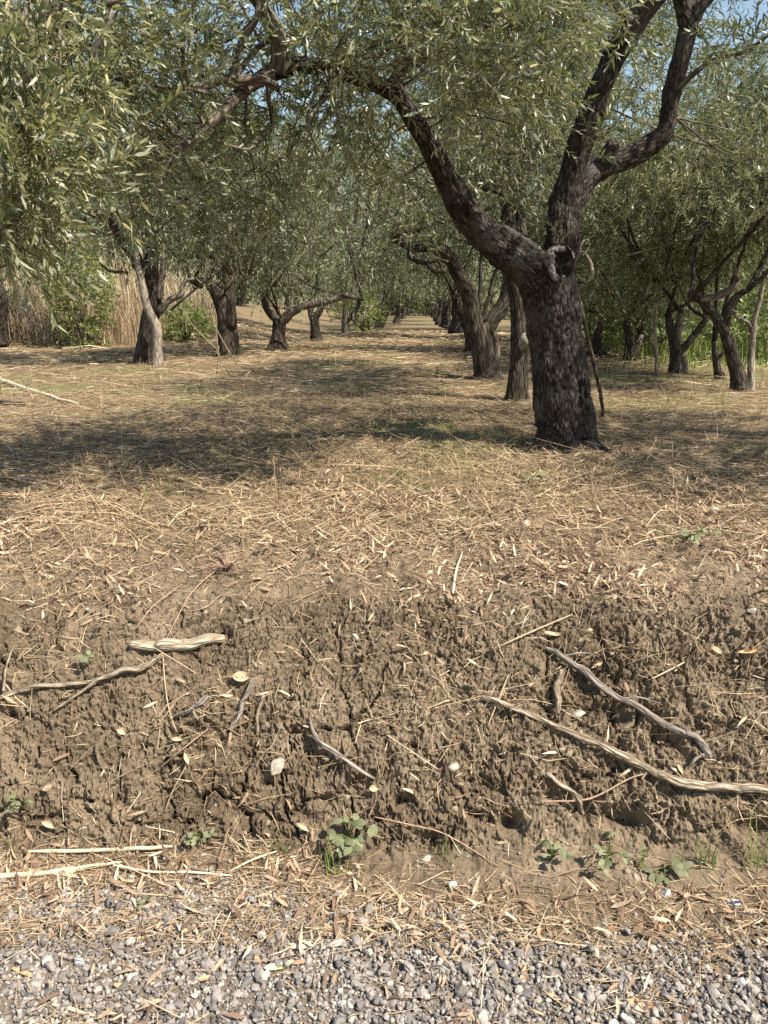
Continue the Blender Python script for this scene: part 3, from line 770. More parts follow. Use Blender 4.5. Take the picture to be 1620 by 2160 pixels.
for nm, a0, a1, mg in (('left', 0, 9, 30), ('mid', 0, 10, 34), ('right', 0, 11, 30), ('stub', 0, 3, 16), ('up', 0, 5, 26), ('down', 0, 6, 22)):
    q = np.array(skel[nm][a0:a1], float); cc = catmull(q, 60)
    PRUNE.append(np.column_stack([cc[:, :3], cc[:, 3] * .5 + mg]))
PRUNE = np.concatenate(PRUNE)
def prune(o, R, keep=.12):
    dep = o[:, 1] * cp - (o[:, 2] - CAMZ) * sp
    up_ = o[:, 1] * sp + (o[:, 2] - CAMZ) * cp
    px = 810 + FPX * o[:, 0] / dep; py = 1080 - FPX * up_ / dep
    d2 = np.hypot(px[:, None] - PRUNE[None, :, 0], py[:, None] - PRUNE[None, :, 1])
    hit = ((d2 < PRUNE[None, :, 3]) & (o[:, 1:2] < PRUNE[None, :, 2] + .12)).any(1)
    return ~hit | (R.uniform(0, 1, len(o)) < keep)
ALLC = np.concatenate([c for c in SKC]); ALLC = ALLC[ALLC[:, 2] > 2.0]
gl, gt, gb = Geo(), Geo(), Geo()
SPRIG = []
for i, (px, py, Y, r, ntw) in enumerate(CL):
    ntw = int(ntw * (.92 if py > -100 else 1 if py > -900 else .75))
    c = P(px, py, Y) if py > -900 else np.array([px / 100, Y, -py / 1000])
    q = nrm(R.normal(size=(ntw, 3))) * (R.uniform(.1, 1, ntw) ** .45)[:, None]
    o = c + q * r * np.array([1.15, 1.15, .85])
    hang = -.1
    d = q * .7 + R.normal(0, .55, (ntw, 3)) + np.array([0, 0, .15 + hang * R.uniform(0, 1)])
    if Y > 5.2 and px > 1180: d = q * .4 + R.normal(0, .35, (ntw, 3)) + np.array([0, 0, .9])
    kp = prune(o + nrm(d) * .12, R) & prune(o, R, .3); o = o[kp]; d = d[kp]; ntw = len(o)
    if ntw == 0: continue
    ln = R.uniform(.14, .32, ntw)
    V, F, tv, tf = twigs(R, o, d, ln, 20, .053, .0100, 6, .06, .002)
    gl.add(V, F); gt.add(tv, tf)
    if px < 1700 and py > -40:
        for j in range(2):
            a_ = R.integers(ntw); SPRIG.append((o[a_] + R.normal(0, .03, 3) + np.array([0, -.06, 0]), d[a_]))
    dk = ((ALLC - c) ** 2).sum(1)
    for j in range(3):
        tgt = c + R.normal(0, .5, 3) * r
        b0 = ALLC[R.choice(np.argsort(dk)[:14])]
        if np.linalg.norm(b0 - tgt) > .9: b0 = c + R.normal(0, .9, 3) * r
        mid = (b0 + tgt) / 2 + R.normal(0, .06, 3) - np.array([0, 0, .03])
        if not prune(np.array([mid, tgt, (mid + b0) / 2, (mid + tgt) / 2]), R, 0).all(): continue
        V, F, A, _, _ = tube([b0, mid, tgt], [.007, .005, .002], 6, .05, .2, 9, i + j * .7, .8)
        gb.add(V, F, A)
o_ = obj('crown', gl.mesh('crown', M_leaf, MB, smooth=False), MT); o_['kind'] = 'stuff'
o_ = obj('twigs', gt.mesh('twigs', M_twig, MB), MT); o_['kind'] = 'stuff'
o_ = obj('branchlets', gb.mesh('branchlets', M_bark_mid, MB, attr='bark', battr='char_and_dark'), MT); o_['kind'] = 'stuff'
# sprigs one can pick out: shared meshes, one object each
def sprig_mesh(seed):
    R2 = np.random.default_rng(seed)
    o = np.zeros((4, 3)); o[:, 2] = [0, .05, .10, .14]
    d = np.array([[0, 0, 1.0], [.8, .1, .7], [-.6, .5, .7], [.1, -.7, .8]]) + R2.normal(0, .12, (4, 3))
    V, F, tv, tf = twigs(R2, o, d, np.array([.30, .16, .15, .12]), 18, .055, .0102, 6, .04, .0022)
    nl = sum(len(f) for f in F)
    g = Geo(); g.add(V, F); g.add(tv, tf)
    Vv = np.concatenate(g.V); Fs = [np.concatenate(g.F[k]) for k in sorted(g.F)]
    tri, quad = Fs
    mi = np.concatenate([np.zeros(len(tri), int), np.zeros(len(quad) - len(tf), int), np.ones(len(tf), int)])
    return make_mesh('leafy_sprig', Vv, Fs, None, False, [M_leaf, M_twig], mi)
SPM = [sprig_mesh(300 + i) for i in range(7)]
def place_sprigs(t, base, lst, R):
    for i, (p, d) in enumerate(lst):
        o = obj('leafy_sprig', SPM[i % len(SPM)], t)
        o.location = p - base
        qt = Vector(d).normalized().to_track_quat('Z', 'Y') @ Matrix.Rotation(R.uniform(0, 6.28), 4, 'Z').to_quaternion()
        o.rotation_euler = qt.to_euler()
        s_ = R.uniform(.8, 1.15); o.scale = (s_, s_, s_)
place_sprigs(MT, MB, SPRIG, R)
# a young shoot in front of the middle limb
o = obj('shoot', SPM[0], MT); o.location = P(1176, 535, 4.62) - MB; o.scale = (.55, .55, .9)

# ================================================================== the olive tree leaning in at the left edge
LB = np.array([-3.35, 4.6, 0.0]); LB[2] = float(base_z(LB[0], LB[1])) - .03
LT = thing('olive_tree', LB, 'sunlit olive tree whose hanging branches fill the left edge of the picture', 'tree', GROUP_TREES)
def wtube(t, base, name, pts, rad, mat, seed=0, sides=12):
    V, F, A, _, _ = tube(pts, rad, sides, None, .16, 5, seed, .3)
    g = Geo(); g.add(V, F, A)
    return obj(name, g.mesh(name, mat, base, attr='bark', battr='char_and_dark'), t)
wtube(LT, LB, 'trunk', [LB + np.array(v) for v in ((0, 0, -.05), (.0, 0, .12), (.05, -.05, .6), (.1, -.1, 1.2), (.2, -.2, 1.7))], [.24, .17, .15, .15, .13], M_bark)
tipL = P(60, -60, 3.4)
wtube(LT, LB, 'limb', [LB + np.array([.18, -.18, 1.6]), LB + np.array([.5, -.5, 2.2]), LB + np.array([.95, -.8, 2.6]), tipL, P(150, -40, 3.0)], [.12, .09, .07, .045, .02], M_bark, 2.2)
wtube(LT, LB, 'limb', [LB + np.array([.18, -.18, 1.6]), LB + np.array([-.3, .2, 2.2]), LB + np.array([-.6, .3, 2.8])], [.11, .08, .05], M_bark, 4.2)
for i, pts in enumerate([
    [(235, 20, 2.95, 9), (225, 60, 2.95, 13), (200, 110, 2.95, 13), (188, 160, 2.95, 13), (185, 205, 2.95, 13), (165, 220, 2.93, 14), (145, 240, 2.9, 13), (135, 270, 2.9, 11), (128, 300, 2.88, 9)],
    [(140, 0, 2.9, 10), (136, 30, 2.9, 9), (126, 80, 2.88, 8), (116, 140, 2.86, 7), (112, 190, 2.85, 6)],
    [(138, 28, 2.9, 8), (95, 35, 2.85, 7), (40, 38, 2.8, 9), (-30, 50, 2.75, 10)],
    [(150, -40, 3.0, 16), (142, -10, 2.92, 12), (138, 20, 2.9, 10)],
    [(150, -40, 3.0, 16), (210, -30, 2.97, 12), (236, 18, 2.95, 11)],
    [(120, 290, 2.8, 5), (118, 350, 2.76, 4), (150, 400, 2.74, 4), (158, 435, 2.72, 3), (140, 462, 2.7, 3)],
    [(30, 200, 2.75, 5), (70, 290, 2.72, 5), (85, 360, 2.7, 5), (90, 450, 2.7, 4), (95, 520, 2.7, 3)],
    [(200, 320, 3.0, 12), (180, 318, 3.0, 14), (165, 330, 3.0, 8)]]):
    branch(LT, LB, pts, M_bark_pale, seed=20 + i * 1.3, sides=8)
R = np.random.default_rng(33)
gl, gt, gb = Geo(), Geo(), Geo(); SPRIG = []
CLL = [(20, 20, 2.8, .22, 34), (80, 80, 2.9, .22, 30), (15, 130, 2.7, .20, 34), (85, 190, 2.8, .18, 28), (20, 230, 2.65, .19, 34), (70, 290, 2.75, .16, 26), (15, 330, 2.6, .17, 32), (60, 380, 2.65, .13, 22), (10, 430, 2.6, .13, 24), (150, 40, 3.0, .2, 24), (150, 140, 3.1, .16, 18), (45, 460, 2.6, .08, 10),
       (-70, 100, 2.8, .3, 36), (-70, 240, 2.8, .28, 34), (-70, 380, 2.8, .24, 30), (120, -60, 3.1, .25, 24), (-200, 150, 3.2, .5, 60), (-220, -100, 3.6, .6, 60), (-420, 0, 4.2, .7, 70), (-200, -250, 4.2, .7, 70), (-600, -150, 4.8, .8, 70)]
for i, (px, py, Y, r, ntw) in enumerate(CLL):
    ntw = int(ntw * .72)
    c = P(px, py, Y)
    q = nrm(R.normal(size=(ntw, 3))) * (R.uniform(.1, 1, ntw) ** .45)[:, None]
    o = c + q * r * np.array([1.0, 1.1, 1.1])
    d = q * .6 + R.normal(0, .55, (ntw, 3)) + np.array([.05, -.1, -.25])
    V, F, tv, tf = twigs(R, o, d, R.uniform(.16, .34, ntw), 20, .058, .0105, 6, .10, .002)
    gl.add(V, F); gt.add(tv, tf)
    if px > -80:
        for j in range(4):
            a_ = R.integers(ntw); SPRIG.append((o[a_] + np.array([0, -.05, 0]), d[a_]))
    for j in range(3):
        s0 = c + np.array([R.normal(0, .08), R.normal(0, .08), r * 1.6]); tgt = c + R.normal(0, .4, 3) * r - np.array([0, 0, r])
        V, F, A, _, _ = tube([s0, (s0 + tgt) / 2 + R.normal(0, .05, 3), tgt], [.006, .005, .002], 5, .05, .2, 9, i + j * .7, .8)
        gb.add(V, F, A)
o_ = obj('crown', gl.mesh('crown', M_leaf_yel_sunlit, LB, smooth=False), LT); o_['kind'] = 'stuff'
o_ = obj('twigs', gt.mesh('twigs', M_twig, LB), LT); o_['kind'] = 'stuff'
o_ = obj('branchlets', gb.mesh('branchlets', M_bark_pale, LB, attr='bark', battr='char_and_dark'), LT); o_['kind'] = 'stuff'
place_sprigs(LT, LB, SPRIG, R)

RB = np.array([4.0, 4.4, 0.0]); RB[2] = float(base_z(RB[0], RB[1])) - .03
RT = thing('olive_tree', RB, 'olive tree beyond the right edge whose leaves hang into the upper right corner', 'tree', GROUP_TREES)
wtube(RT, RB, 'trunk', [RB + np.array(v) for v in ((0, 0, -.05), (0, 0, .12), (-.05, .05, .6), (-.1, 0, 1.2), (-.15, 0, 1.6))], [.24, .17, .15, .15, .13], M_bark, 7)
wtube(RT, RB, 'limb', [RB + np.array([-.12, 0, 1.5]), RB + np.array([-.5, .2, 2.0]), RB + np.array([-1.0, .2, 2.5]), RB + np.array([-1.4, .3, 2.8])], [.11, .085, .06, .03], M_bark, 8)
wtube(RT, RB, 'limb', [RB + np.array([-.12, 0, 1.5]), RB + np.array([.3, -.2, 2.1]), RB + np.array([.6, -.2, 2.8])], [.11, .085, .05], M_bark, 9)
add_crown(RT, RB, (3.75, 4.0, 3.45), (1.55, 1.5, 1.0), CROWN_MID, 1, .6)

# ================================================================== the trees one can tell apart behind
B, Bp, Bm = M_bark_far, M_bark_pale, M_bark_mid
row_tree('olive_tree', 'slim olive tree with cut knob on its stem, just behind the nearest trunk', (1080, 850), 7.0, [
    ('trunk', [(1080, 850, 7, 40), (1088, 780, 7, 35), (1094, 700, 7, 37), (1086, 620, 7, 38), (1076, 560, 7, 42), (1070, 480, 7, 40), (1075, 420, 7, 34)], B),
    ('stem', [(1106, 850, 7.06, 20), (1104, 790, 7.06, 18), (1108, 735, 7.05, 28), (1112, 716, 7.0, 26)], B),
    ('cut_knob', [(1098, 735, 6.98, 22), (1110, 720, 6.90, 34), (1114, 714, 6.86, 28)], Bp)], (.1, .1, 3.65, 2.1, 1.2, 1.1), 0, CROWN_MID)
row_tree('olive_tree', 'gnarled olive tree with a limb arching left over the grass lane', (1025, 803), 9.2, [
    ('trunk', [(1022, 803, 9.2, 62), (1020, 760, 9.2, 56), (1015, 715, 9.2, 56), (1010, 690, 9.2, 56)], B),
    ('limb', [(1003, 700, 9.2, 40), (998, 650, 9.15, 36), (985, 610, 9.1, 32), (960, 565, 9.0, 28), (940, 535, 8.9, 28), (905, 520, 8.8, 24), (868, 523, 8.7, 20), (830, 500, 8.6, 14)], B),
    ('branch', [(872, 523, 8.7, 12), (862, 540, 8.68, 10), (880, 552, 8.66, 9), (900, 556, 8.7, 8), (915, 572, 8.7, 8), (940, 575, 8.75, 6)], B),
    ('branch', [(905, 554, 8.7, 7), (925, 548, 8.75, 7), (945, 552, 8.85, 8)], B),
    ('limb', [(1025, 700, 9.2, 34), (1045, 668, 9.2, 30), (1062, 640, 9.25, 28), (1075, 590, 9.3, 22)], B),
    ('stem', [(1044, 790, 9.3, 18), (1046, 740, 9.3, 16), (1042, 700, 9.25, 14)], Bm)], (.1, .3, 3.9, 2.2, 1.3, 1.3), 1, CROWN_MID)
row_tree('olive_tree', 'dark leaning olive trunk half hidden behind the arching tree', (992, 742), 14.5, [
    ('trunk', [(995, 745, 14.5, 34), (992, 705, 14.5, 30), (985, 680, 14.5, 26), (965, 650, 14.4, 18), (955, 620, 14.3, 14)], B)], (.1, .2, 3.9, 2.3, 1.4, 1.7), 2, CROWN_MID)
row_tree('olive_tree', 'old olive tree with dark split trunk and pale stem, first of left row', (318, 772), 11.6, [
    ('trunk', [(305, 770, 11.7, 42), (308, 720, 11.7, 40), (318, 660, 11.7, 42), (325, 610, 11.7, 36), (318, 565, 11.7, 34), (322, 520, 11.7, 24)], B),
    ('pale_stem', [(334, 778, 11.4, 24), (333, 730, 11.4, 19), (328, 690, 11.4, 18), (313, 650, 11.4, 16), (300, 600, 11.4, 15), (290, 555, 11.4, 12), (284, 520, 11.4, 10)], Bp),
    ('limb', [(312, 590, 11.7, 30), (285, 545, 11.5, 27), (255, 495, 11.3, 24), (230, 458, 11.1, 22), (200, 450, 11.0, 18), (150, 470, 10.9, 13), (100, 470, 10.8, 8)], B),
    ('branch', [(335, 660, 11.6, 16), (350, 640, 11.6, 14), (368, 628, 11.6, 12), (382, 622, 11.6, 11), (384, 604, 11.6, 9), (395, 592, 11.6, 8), (410, 588, 11.6, 6)], Bm),
    ('branch', [(335, 630, 11.65, 16), (342, 585, 11.65, 14), (347, 540, 11.65, 11)], Bm),
    ('branch', [(270, 575, 11.5, 6), (235, 572, 11.4, 6), (210, 555, 11.3, 5)], B)], (-.2, .2, 3.7, 2.3, 1.7, 1.5), 3, CROWN_MID)
row_tree('olive_tree', 'stout olive tree leaning left with a sawn off limb end, second in left row', (482, 758), 13.0, [
    ('trunk', [(480, 758, 13, 40), (478, 720, 13, 38), (476, 680, 13, 37), (466, 635, 13, 36), (448, 605, 13, 32), (420, 597, 12.95, 26), (404, 597, 12.9, 25)], B),
    ('limb', [(484, 690, 13, 26), (486, 640, 13, 23), (478, 595, 13, 20), (462, 560, 13, 20), (450, 520, 13, 16)], B),
    ('stem', [(494, 755, 13.05, 15), (496, 715, 13.05, 15), (490, 685, 13.05, 14)], B)], (.3, .0, 3.3, 1.8, 1.4, 1.7), 4, CROWN_MID)
row_tree('olive_tree', 'olive tree on a wide flared foot with low spreading limbs, third in left row', (587, 740), 15.0, [
    ('trunk', [(587, 738, 15, 46), (588, 715, 15, 34), (590, 690, 15, 30), (592, 672, 15, 32)], B),
    ('limb', [(588, 680, 15, 20), (572, 664, 15, 17), (560, 648, 14.9, 14), (552, 620, 14.8, 11)], B),
    ('limb', [(598, 675, 15, 22), (618, 660, 14.95, 17), (645, 645, 14.9, 15), (690, 636, 14.8, 13), (730, 626, 14.7, 11), (765, 632, 14.6, 6)], Bm)], (.2, -.1, 3.2, 1.9, 1.5, 1.75), 5, CROWN_MID)
row_tree('olive_tree', 'olive tree with a forked trunk, fourth in left row', (667, 720), 19.0, [
    ('trunk', [(670, 720, 19, 26), (664, 690, 19, 22), (658, 660, 19, 22)], B),
    ('limb', [(663, 675, 19, 14), (675, 655, 19, 13), (682, 640, 19, 11)], B), ('limb', [(657, 665, 19, 13), (650, 640, 19, 11)], B)], (0, 0, 3.7, 2.2, 1.6, 2.1), 6, CROWN_MID)
row_tree('olive_tree', 'slim olive tree with a V shaped stem, fifth in left row', (728, 704), 23.0, [
    ('trunk', [(727, 705, 23, 14), (728, 665, 23, 13), (728, 625, 23, 12)], Bm),
    ('limb', [(732, 680, 23, 9), (745, 660, 23, 9), (757, 640, 23, 9), (748, 628, 23, 7)], B)], (.2, .3, 4.0, 2.4, 1.7, 2.4), 7, CROWN_MID)
row_tree('olive_tree', 'low olive stump with pale cut limb at the far end of left row', (803, 690), 30.0, [
    ('trunk', [(798, 690, 30, 14), (800, 665, 30, 13), (803, 645, 30, 12)], Bp), ('limb', [(806, 690, 30, 9), (815, 668, 29.8, 7), (822, 655, 29.6, 5)], Bp)], (.3, .5, 4.3, 2.6, 1.9, 2.7), 8, CROWN_FAR)
row_tree('olive_tree', 'dark olive tree with two crossing stems at the right edge', (1560, 828), 7.9, [
    ('trunk', [(1560, 826, 7.9, 40), (1556, 790, 7.9, 34), (1545, 750, 7.9, 30), (1534, 715, 7.9, 26), (1518, 680, 7.9, 24), (1495, 650, 7.9, 22), (1476, 630, 7.9, 20), (1455, 630, 7.9, 12)], B),
    ('limb', [(1534, 715, 7.9, 24), (1528, 680, 7.9, 22), (1538, 650, 7.9, 20), (1556, 622, 7.9, 16), (1578, 612, 7.85, 10)], B),
    ('branch', [(1480, 632, 7.9, 16), (1515, 625, 7.8, 15), (1548, 605, 7.7, 14), (1556, 590, 7.7, 9), (1548, 560, 7.6, 6)], Bm),
    ('pale_stem', [(1583, 828, 7.95, 18), (1585, 780, 7.95, 15), (1586, 730, 7.95, 13), (1592, 670, 7.95, 11), (1604, 625, 7.95, 9), (1612, 570, 7.9, 8)], Bp),
    ('branch', [(1586, 700, 7.95, 9), (1578, 680, 7.9, 8), (1555, 670, 7.85, 7), (1545, 655, 7.8, 6)], Bm)], (.6, .3, 3.35, 1.7, 1.6, 1.1), 9, CROWN_MID)
row_tree('olive_tree', 'small dark olive stump left of the crossing stems', (1517, 806), 9.3, [
    ('trunk', [(1517, 806, 9.3, 24), (1512, 780, 9.3, 17), (1508, 745, 9.3, 14), (1506, 720, 9.3, 12)], B), ('branch', [(1512, 765, 9.3, 9), (1522, 748, 9.3, 8), (1535, 735, 9.3, 6)], B)], (.2, .4, 3.2, 1.5, 1.5, 1.1), 10, CROWN_MID)
row_tree('olive_tree', 'olive tree with one straight limb rising right, beside a pale stake', (1425, 796), 10.0, [
    ('trunk', [(1422, 796, 10, 32), (1424, 760, 10, 28), (1424, 730, 10, 28), (1415, 690, 10, 20), (1408, 660, 10, 16)], B),
    ('limb', [(1428, 748, 10, 17), (1450, 725, 10, 15), (1470, 700, 10, 13), (1490, 672, 10, 11)], B),
    ('limb', [(1426, 725, 10, 18), (1432, 690, 10, 16), (1438, 660, 10, 13)], Bm),
    ('stem', [(1444, 790, 10.2, 15), (1442, 760, 10.2, 13), (1436, 735, 10.2, 11)], Bm)], (-.2, .3, 2.75, 1.6, 1.6, 1.2), 11, CROWN_MID)
row_tree('olive_tree', 'olive tree with a split grey trunk, right of the leaning pole', (1332, 763), 12.4, [
    ('trunk', [(1328, 763, 12.4, 30), (1328, 735, 12.4, 26), (1325, 705, 12.4, 20), (1320, 680, 12.4, 16)], B),
    ('limb', [(1338, 750, 12.4, 18), (1345, 725, 12.4, 16), (1352, 705, 12.4, 12)], Bm)], (-.1, -.2, 2.65, 1.9, 1.7, 1.45), 12, CROWN_MID)
row_tree('olive_tree', 'dark olive trunk on spreading roots, just right of the leaning pole', (1258, 752), 13.6, [
    ('trunk', [(1257, 752, 13.6, 36), (1258, 725, 13.6, 24), (1262, 695, 13.6, 20), (1268, 670, 13.6, 15)], B),
    ('root', [(1262, 742, 13.5, 14), (1285, 752, 13.4, 9), (1310, 762, 13.3, 4)], B)], (.2, .0, 2.85, 2.1, 1.8, 1.5), 13, CROWN_MID)
row_tree('olive_tree', 'dark olive trunk cut off by the left edge beside the reeds', (-2, 700), 15.5, [
    ('trunk', [(-2, 715, 15.5, 34), (0, 670, 15.5, 28), (4, 630, 15.5, 24), (-4, 590, 15.5, 20)], B)], (0, 0, 3.3, 2.2, 2.0, 1.4), 14, CROWN_MID)
# farther trees of the rows
FAR = [(962, 690, 21, 'olive tree with a broad grey trunk where the lane narrows on the right'), (940, 684, 27, None), (928, 680, 34, None), (920, 676, 42, None), (915, 674, 52, None),
       (838, 683, 38, None), (850, 679, 47, None), (858, 676, 58, None)]
k = 15
for (px, py, Y, lab) in FAR:
    row_tree('olive_tree', lab or 'far olive tree deep in the rows beside the lane', (px, py), Y, [('trunk', [(px, py, Y, 620 / Y), (px, py - 600 / Y, Y, 480 / Y), (px + 4, py - 1500 / Y, Y, 420 / Y)], B)],
             (0, 0, 4.4, 2.5, 1.9, 2.6), k, CROWN_FAR); k += 1
R = np.random.default_rng(77)
def fill_tree(x, y, lab, sc=1.0, zc=3.2):
    global k
    b = np.array([x, y, float(base_z(x, y)) - .03])
    t = thing('olive_tree', b, lab, 'tree', GROUP_TREES)
    wtube(t, b, 'trunk', [b, b + np.array([.02, 0, .2]), b + np.array([R.normal(0, .1), 0, .8]), b + np.array([R.normal(0, .25), R.normal(0, .2), 1.7 * sc])], [.30, .2, .16, .11], B, k * 1.1, 10)
    wtube(t, b, 'limb', [b + np.array([0, 0, .7]), b + np.array([R.normal(0, .3), 0, 1.2]), b + np.array([R.normal(0, .7), 0, 1.9])], [.12, .10, .07], B, k * 1.7, 8)
    add_crown(t, b, b + np.array([0, 0, zc - .7]), (2.3 * sc, 2.2 * sc, 1.55 * sc), CROWN_FAR if y > 16 else CROWN_MID, k, k * 2.1)
    k += 1
for (x, y) in [(5.2, 15.5), (6.5, 19), (4.4, 19.5), (8.5, 16), (5.5, 25), (9.5, 23), (12.5, 20), (8, 30), (13, 29), (11, 38), (17, 36), (16, 26)]:
    fill_tree(x, y, 'olive tree standing far back among the rows on the right', 1.1)
for (x, y) in [(-7.5, 23), (-10.5, 21.5), (-5.8, 27), (-9.5, 29), (-13.5, 26), (-6.5, 35), (-12, 36), (-17, 33), (-5.4, 43)]:
    fill_tree(x, y, 'olive tree standing behind the reeds on the left', 1.25, 3.9)
for (x, y) in [(8, 52), (12.5, 50), (17, 46), (22, 48), (-9, 50), (-14, 46), (-20, 44), (28, 52), (-27, 48)]:
    fill_tree(x, y, 'low crowned olive tree on the skyline at the back of the grove', 1.7, 2.9)
for (x, y) in [(0.8, 68), (4, 64), (-3, 66), (2.4, 74), (7, 70), (-7, 62)]:
    fill_tree(x, y, 'dark olive tree closing the far end of the lane', 1.5, 3.0)

# ================================================================== reeds, bushes, tall dry grass, lush grass
def blades(R, pos, h, w, lean, segs=3, up=None):
    m_ = len(pos)
    a = R.uniform(0, 2 * math.pi, m_); ld = np.stack([np.cos(a), np.sin(a), np.zeros(m_)], -1)
    sd = np.stack([-np.sin(a + R.uniform(-1, 1, m_)), np.cos(a), np.zeros(m_)], -1); sd = nrm(sd)
    up = np.array([0, 0, 1.0]) if up is None else up
    t = np.linspace(0, 1, segs + 1)
    c = pos[:, None] + up * (t[None] * h[:, None])[..., None] + ld[:, None] * (lean[:, None] * (t[None] ** 2) * h[:, None])[..., None]
    ww = (w[:, None] * (1 - .75 * t[None]))[..., None] * sd[:, None] * .5
    V = np.stack([c - ww, c + ww], 2).reshape(-1, 3)
    f = []
    for i in range(segs): f.append([2 * i, 2 * i + 1, 2 * i + 3, 2 * i + 2])
    F = (np.array(f)[None] + (np.arange(m_) * 2 * (segs + 1))[:, None, None]).reshape(-1, 4)
    return V, F
def patch(R, n, x0, x1, y0, y1):
    p = np.stack([R.uniform(x0, x1, n), R.uniform(y0, y1, n), np.zeros(n)], -1)
    p[:, 2] = base_z(p[:, 0], p[:, 1]); return p
R = np.random.default_rng(55)
def stuff(name, V, F, mat, label, smooth=False):
    g = Geo(); g.add(V, F)
    return tag(obj(name, g.mesh(name, mat, smooth=smooth)), label, None, kind='stuff')
p = patch(R, 4200, -16, -4.6, 18.2, 22.0); p = p[fbm(p[:, 0] * .7, p[:, 1] * .7, 2.0, 2) > -.25]
V, F = blades(R, p, R.uniform(.6, 2.1, len(p)), R.uniform(.010, .03, len(p)), R.normal(.05, .28, len(p)), 3)
stuff('reed_bed', V, F, M_reed, 'tall dry tan reeds behind the left row of trees')
p = patch(R, 5000, -14, -5.2, 16.0, 19.0)
V, F = blades(R, p, R.uniform(.4, 1.1, len(p)), R.uniform(.008, .02, len(p)), R.uniform(-.3, .5, len(p)), 2)
stuff('dry_grass', V, F, M_straw, 'tall dry grass in front of the reeds')
p = patch(R, 9000, 2.4, 16, 11, 22); p = p[(p[:, 0] - .13 * p[:, 1]) > 2.6 + R.normal(0, .3, len(p))]
V, F = blades(R, p, R.uniform(.10, .35, len(p)), R.uniform(.012, .03, len(p)), R.uniform(-.3, .6, len(p)), 2)
stuff('lush_grass', V, F, M_grass_lush, 'bright green grass in the sun beyond the right hand trees')
def bush(name, label, x, y, r, h, mat, n=420, LL=.09, LW=.035, stems=True, smat=None):
    R2 = np.random.default_rng(int(abs(x * 100 + y * 10)))
    b = np.array([x, y, float(base_z(x, y))])
    t = thing(name, b, label, 'bush')
    q = nrm(R2.normal(size=(n, 3))) * (R2.uniform(.2, 1, n) ** .5)[:, None]
    lob = 1 + .35 * perlin(q[:, 0] * 2 + x, q[:, 1] * 2, q[:, 2] * 2)
    o = b + np.array([0, 0, h * .52]) + q * np.array([r, r, h * .5]) * lob[:, None]
    V, F, tv, tf = twigs(R2, o, q + R2.normal(0, .4, (n, 3)) + np.array([0, 0, .4]), R2.uniform(.15, .35, n), 12, LL, LW, 4, .15, .003)
    g = Geo(); g.add(V, F); c = obj('foliage', g.mesh('foliage', mat, b, smooth=False), t); c['kind'] = 'stuff'
    g = Geo()
    for j in range(9):
        e_ = b + R2.normal(0, .5, 3) * np.array([r, r, 0]) + np.array([0, 0, h * R2.uniform(.6, .95)])
        V, F, A, _, _ = tube([b, (b + e_) / 2 + R2.normal(0, .08, 3), e_], [.02, .014, .005], 6, .1, .2, 5, j, .5); g.add(V, F, A)
    obj('stems', g.mesh('stems', smat or M_bark_mid, b, attr='bark', battr='char_and_dark'), t)
bush('green_bush', 'bright green bush in front of the dry reeds', -6.25, 15.9, .62, 2.0, M_leaf_bush, 420)
bush('green_bush', 'yellowish low bush at the left edge among the reeds', -8.3, 17.0, .35, 1.0, M_leaf_bush, 140)
bush('green_bush', 'small green bush beside the pale stemmed tree', -4.5, 17.4, .5, .7, M_leaf_bush, 200)
bush('green_bush', 'small green bush at the foot of the left row, below the fifth tree', -.75, 27.0, .8, 1.3, M_leaf_bush, 240, .12, .05)
bush('green_bush', 'large green bush behind the crossing stems at right', 6.4, 12.6, 1.3, 2.0, M_leaf_bush, 700)
bush('green_bush', 'green bush beyond the tree with one straight limb', 5.0, 14.2, 1.1, 1.7, M_leaf_bush, 500)
bush('green_bush', 'green bush behind the split grey trunk', 4.6, 16.8, 1.0, 1.2, M_leaf_bush, 360)
for (x_, y_, r_, h_, lb) in [(1.6, 60, 1.6, 2.4, 'dark bush closing the end of the lane on its left'), (3.4, 62, 1.8, 2.6, 'dark bush closing the end of the lane in its middle'), (5.2, 59, 1.5, 2.2, 'dark bush closing the end of the lane on its right')]:
    bush('evergreen_bush', lb, x_, y_, r_, h_, M_leaf_far, 420, .22, .07)
def dead_shrub(label, x, y, h, r, n=160):
    R2 = np.random.default_rng(int(abs(x * 100)))
    b = np.array([x, y, float(base_z(x, y))])
    t = thing('dead_shrub', b, label, 'shrub')
    a = R2.uniform(0, 6.28, n)
    p = np.repeat(b[None], n, 0) + np.stack([np.cos(a) * r * .5 * R2.uniform(0, 1, n), np.sin(a) * r * .4 * R2.uniform(0, 1, n), np.zeros(n)], -1)
    V, F = blades(R2, p, R2.uniform(.4, 1, n) * h, R2.uniform(.010, .02, n), R2.uniform(-.5, .5, n), 3)
    g = Geo(); g.add(V, F); c = obj('stems', g.mesh('stems', M_greyshrub, b, smooth=False), t); c['kind'] = 'stuff'
dead_shrub('grey leafless shrub left of the bright green bush', -7.9, 17.0, 1.5, 1.2, 220)
dead_shrub('brownish leafless shrub in the dry grass by the reeds', -7.1, 16.4, .9, 1.3, 200)

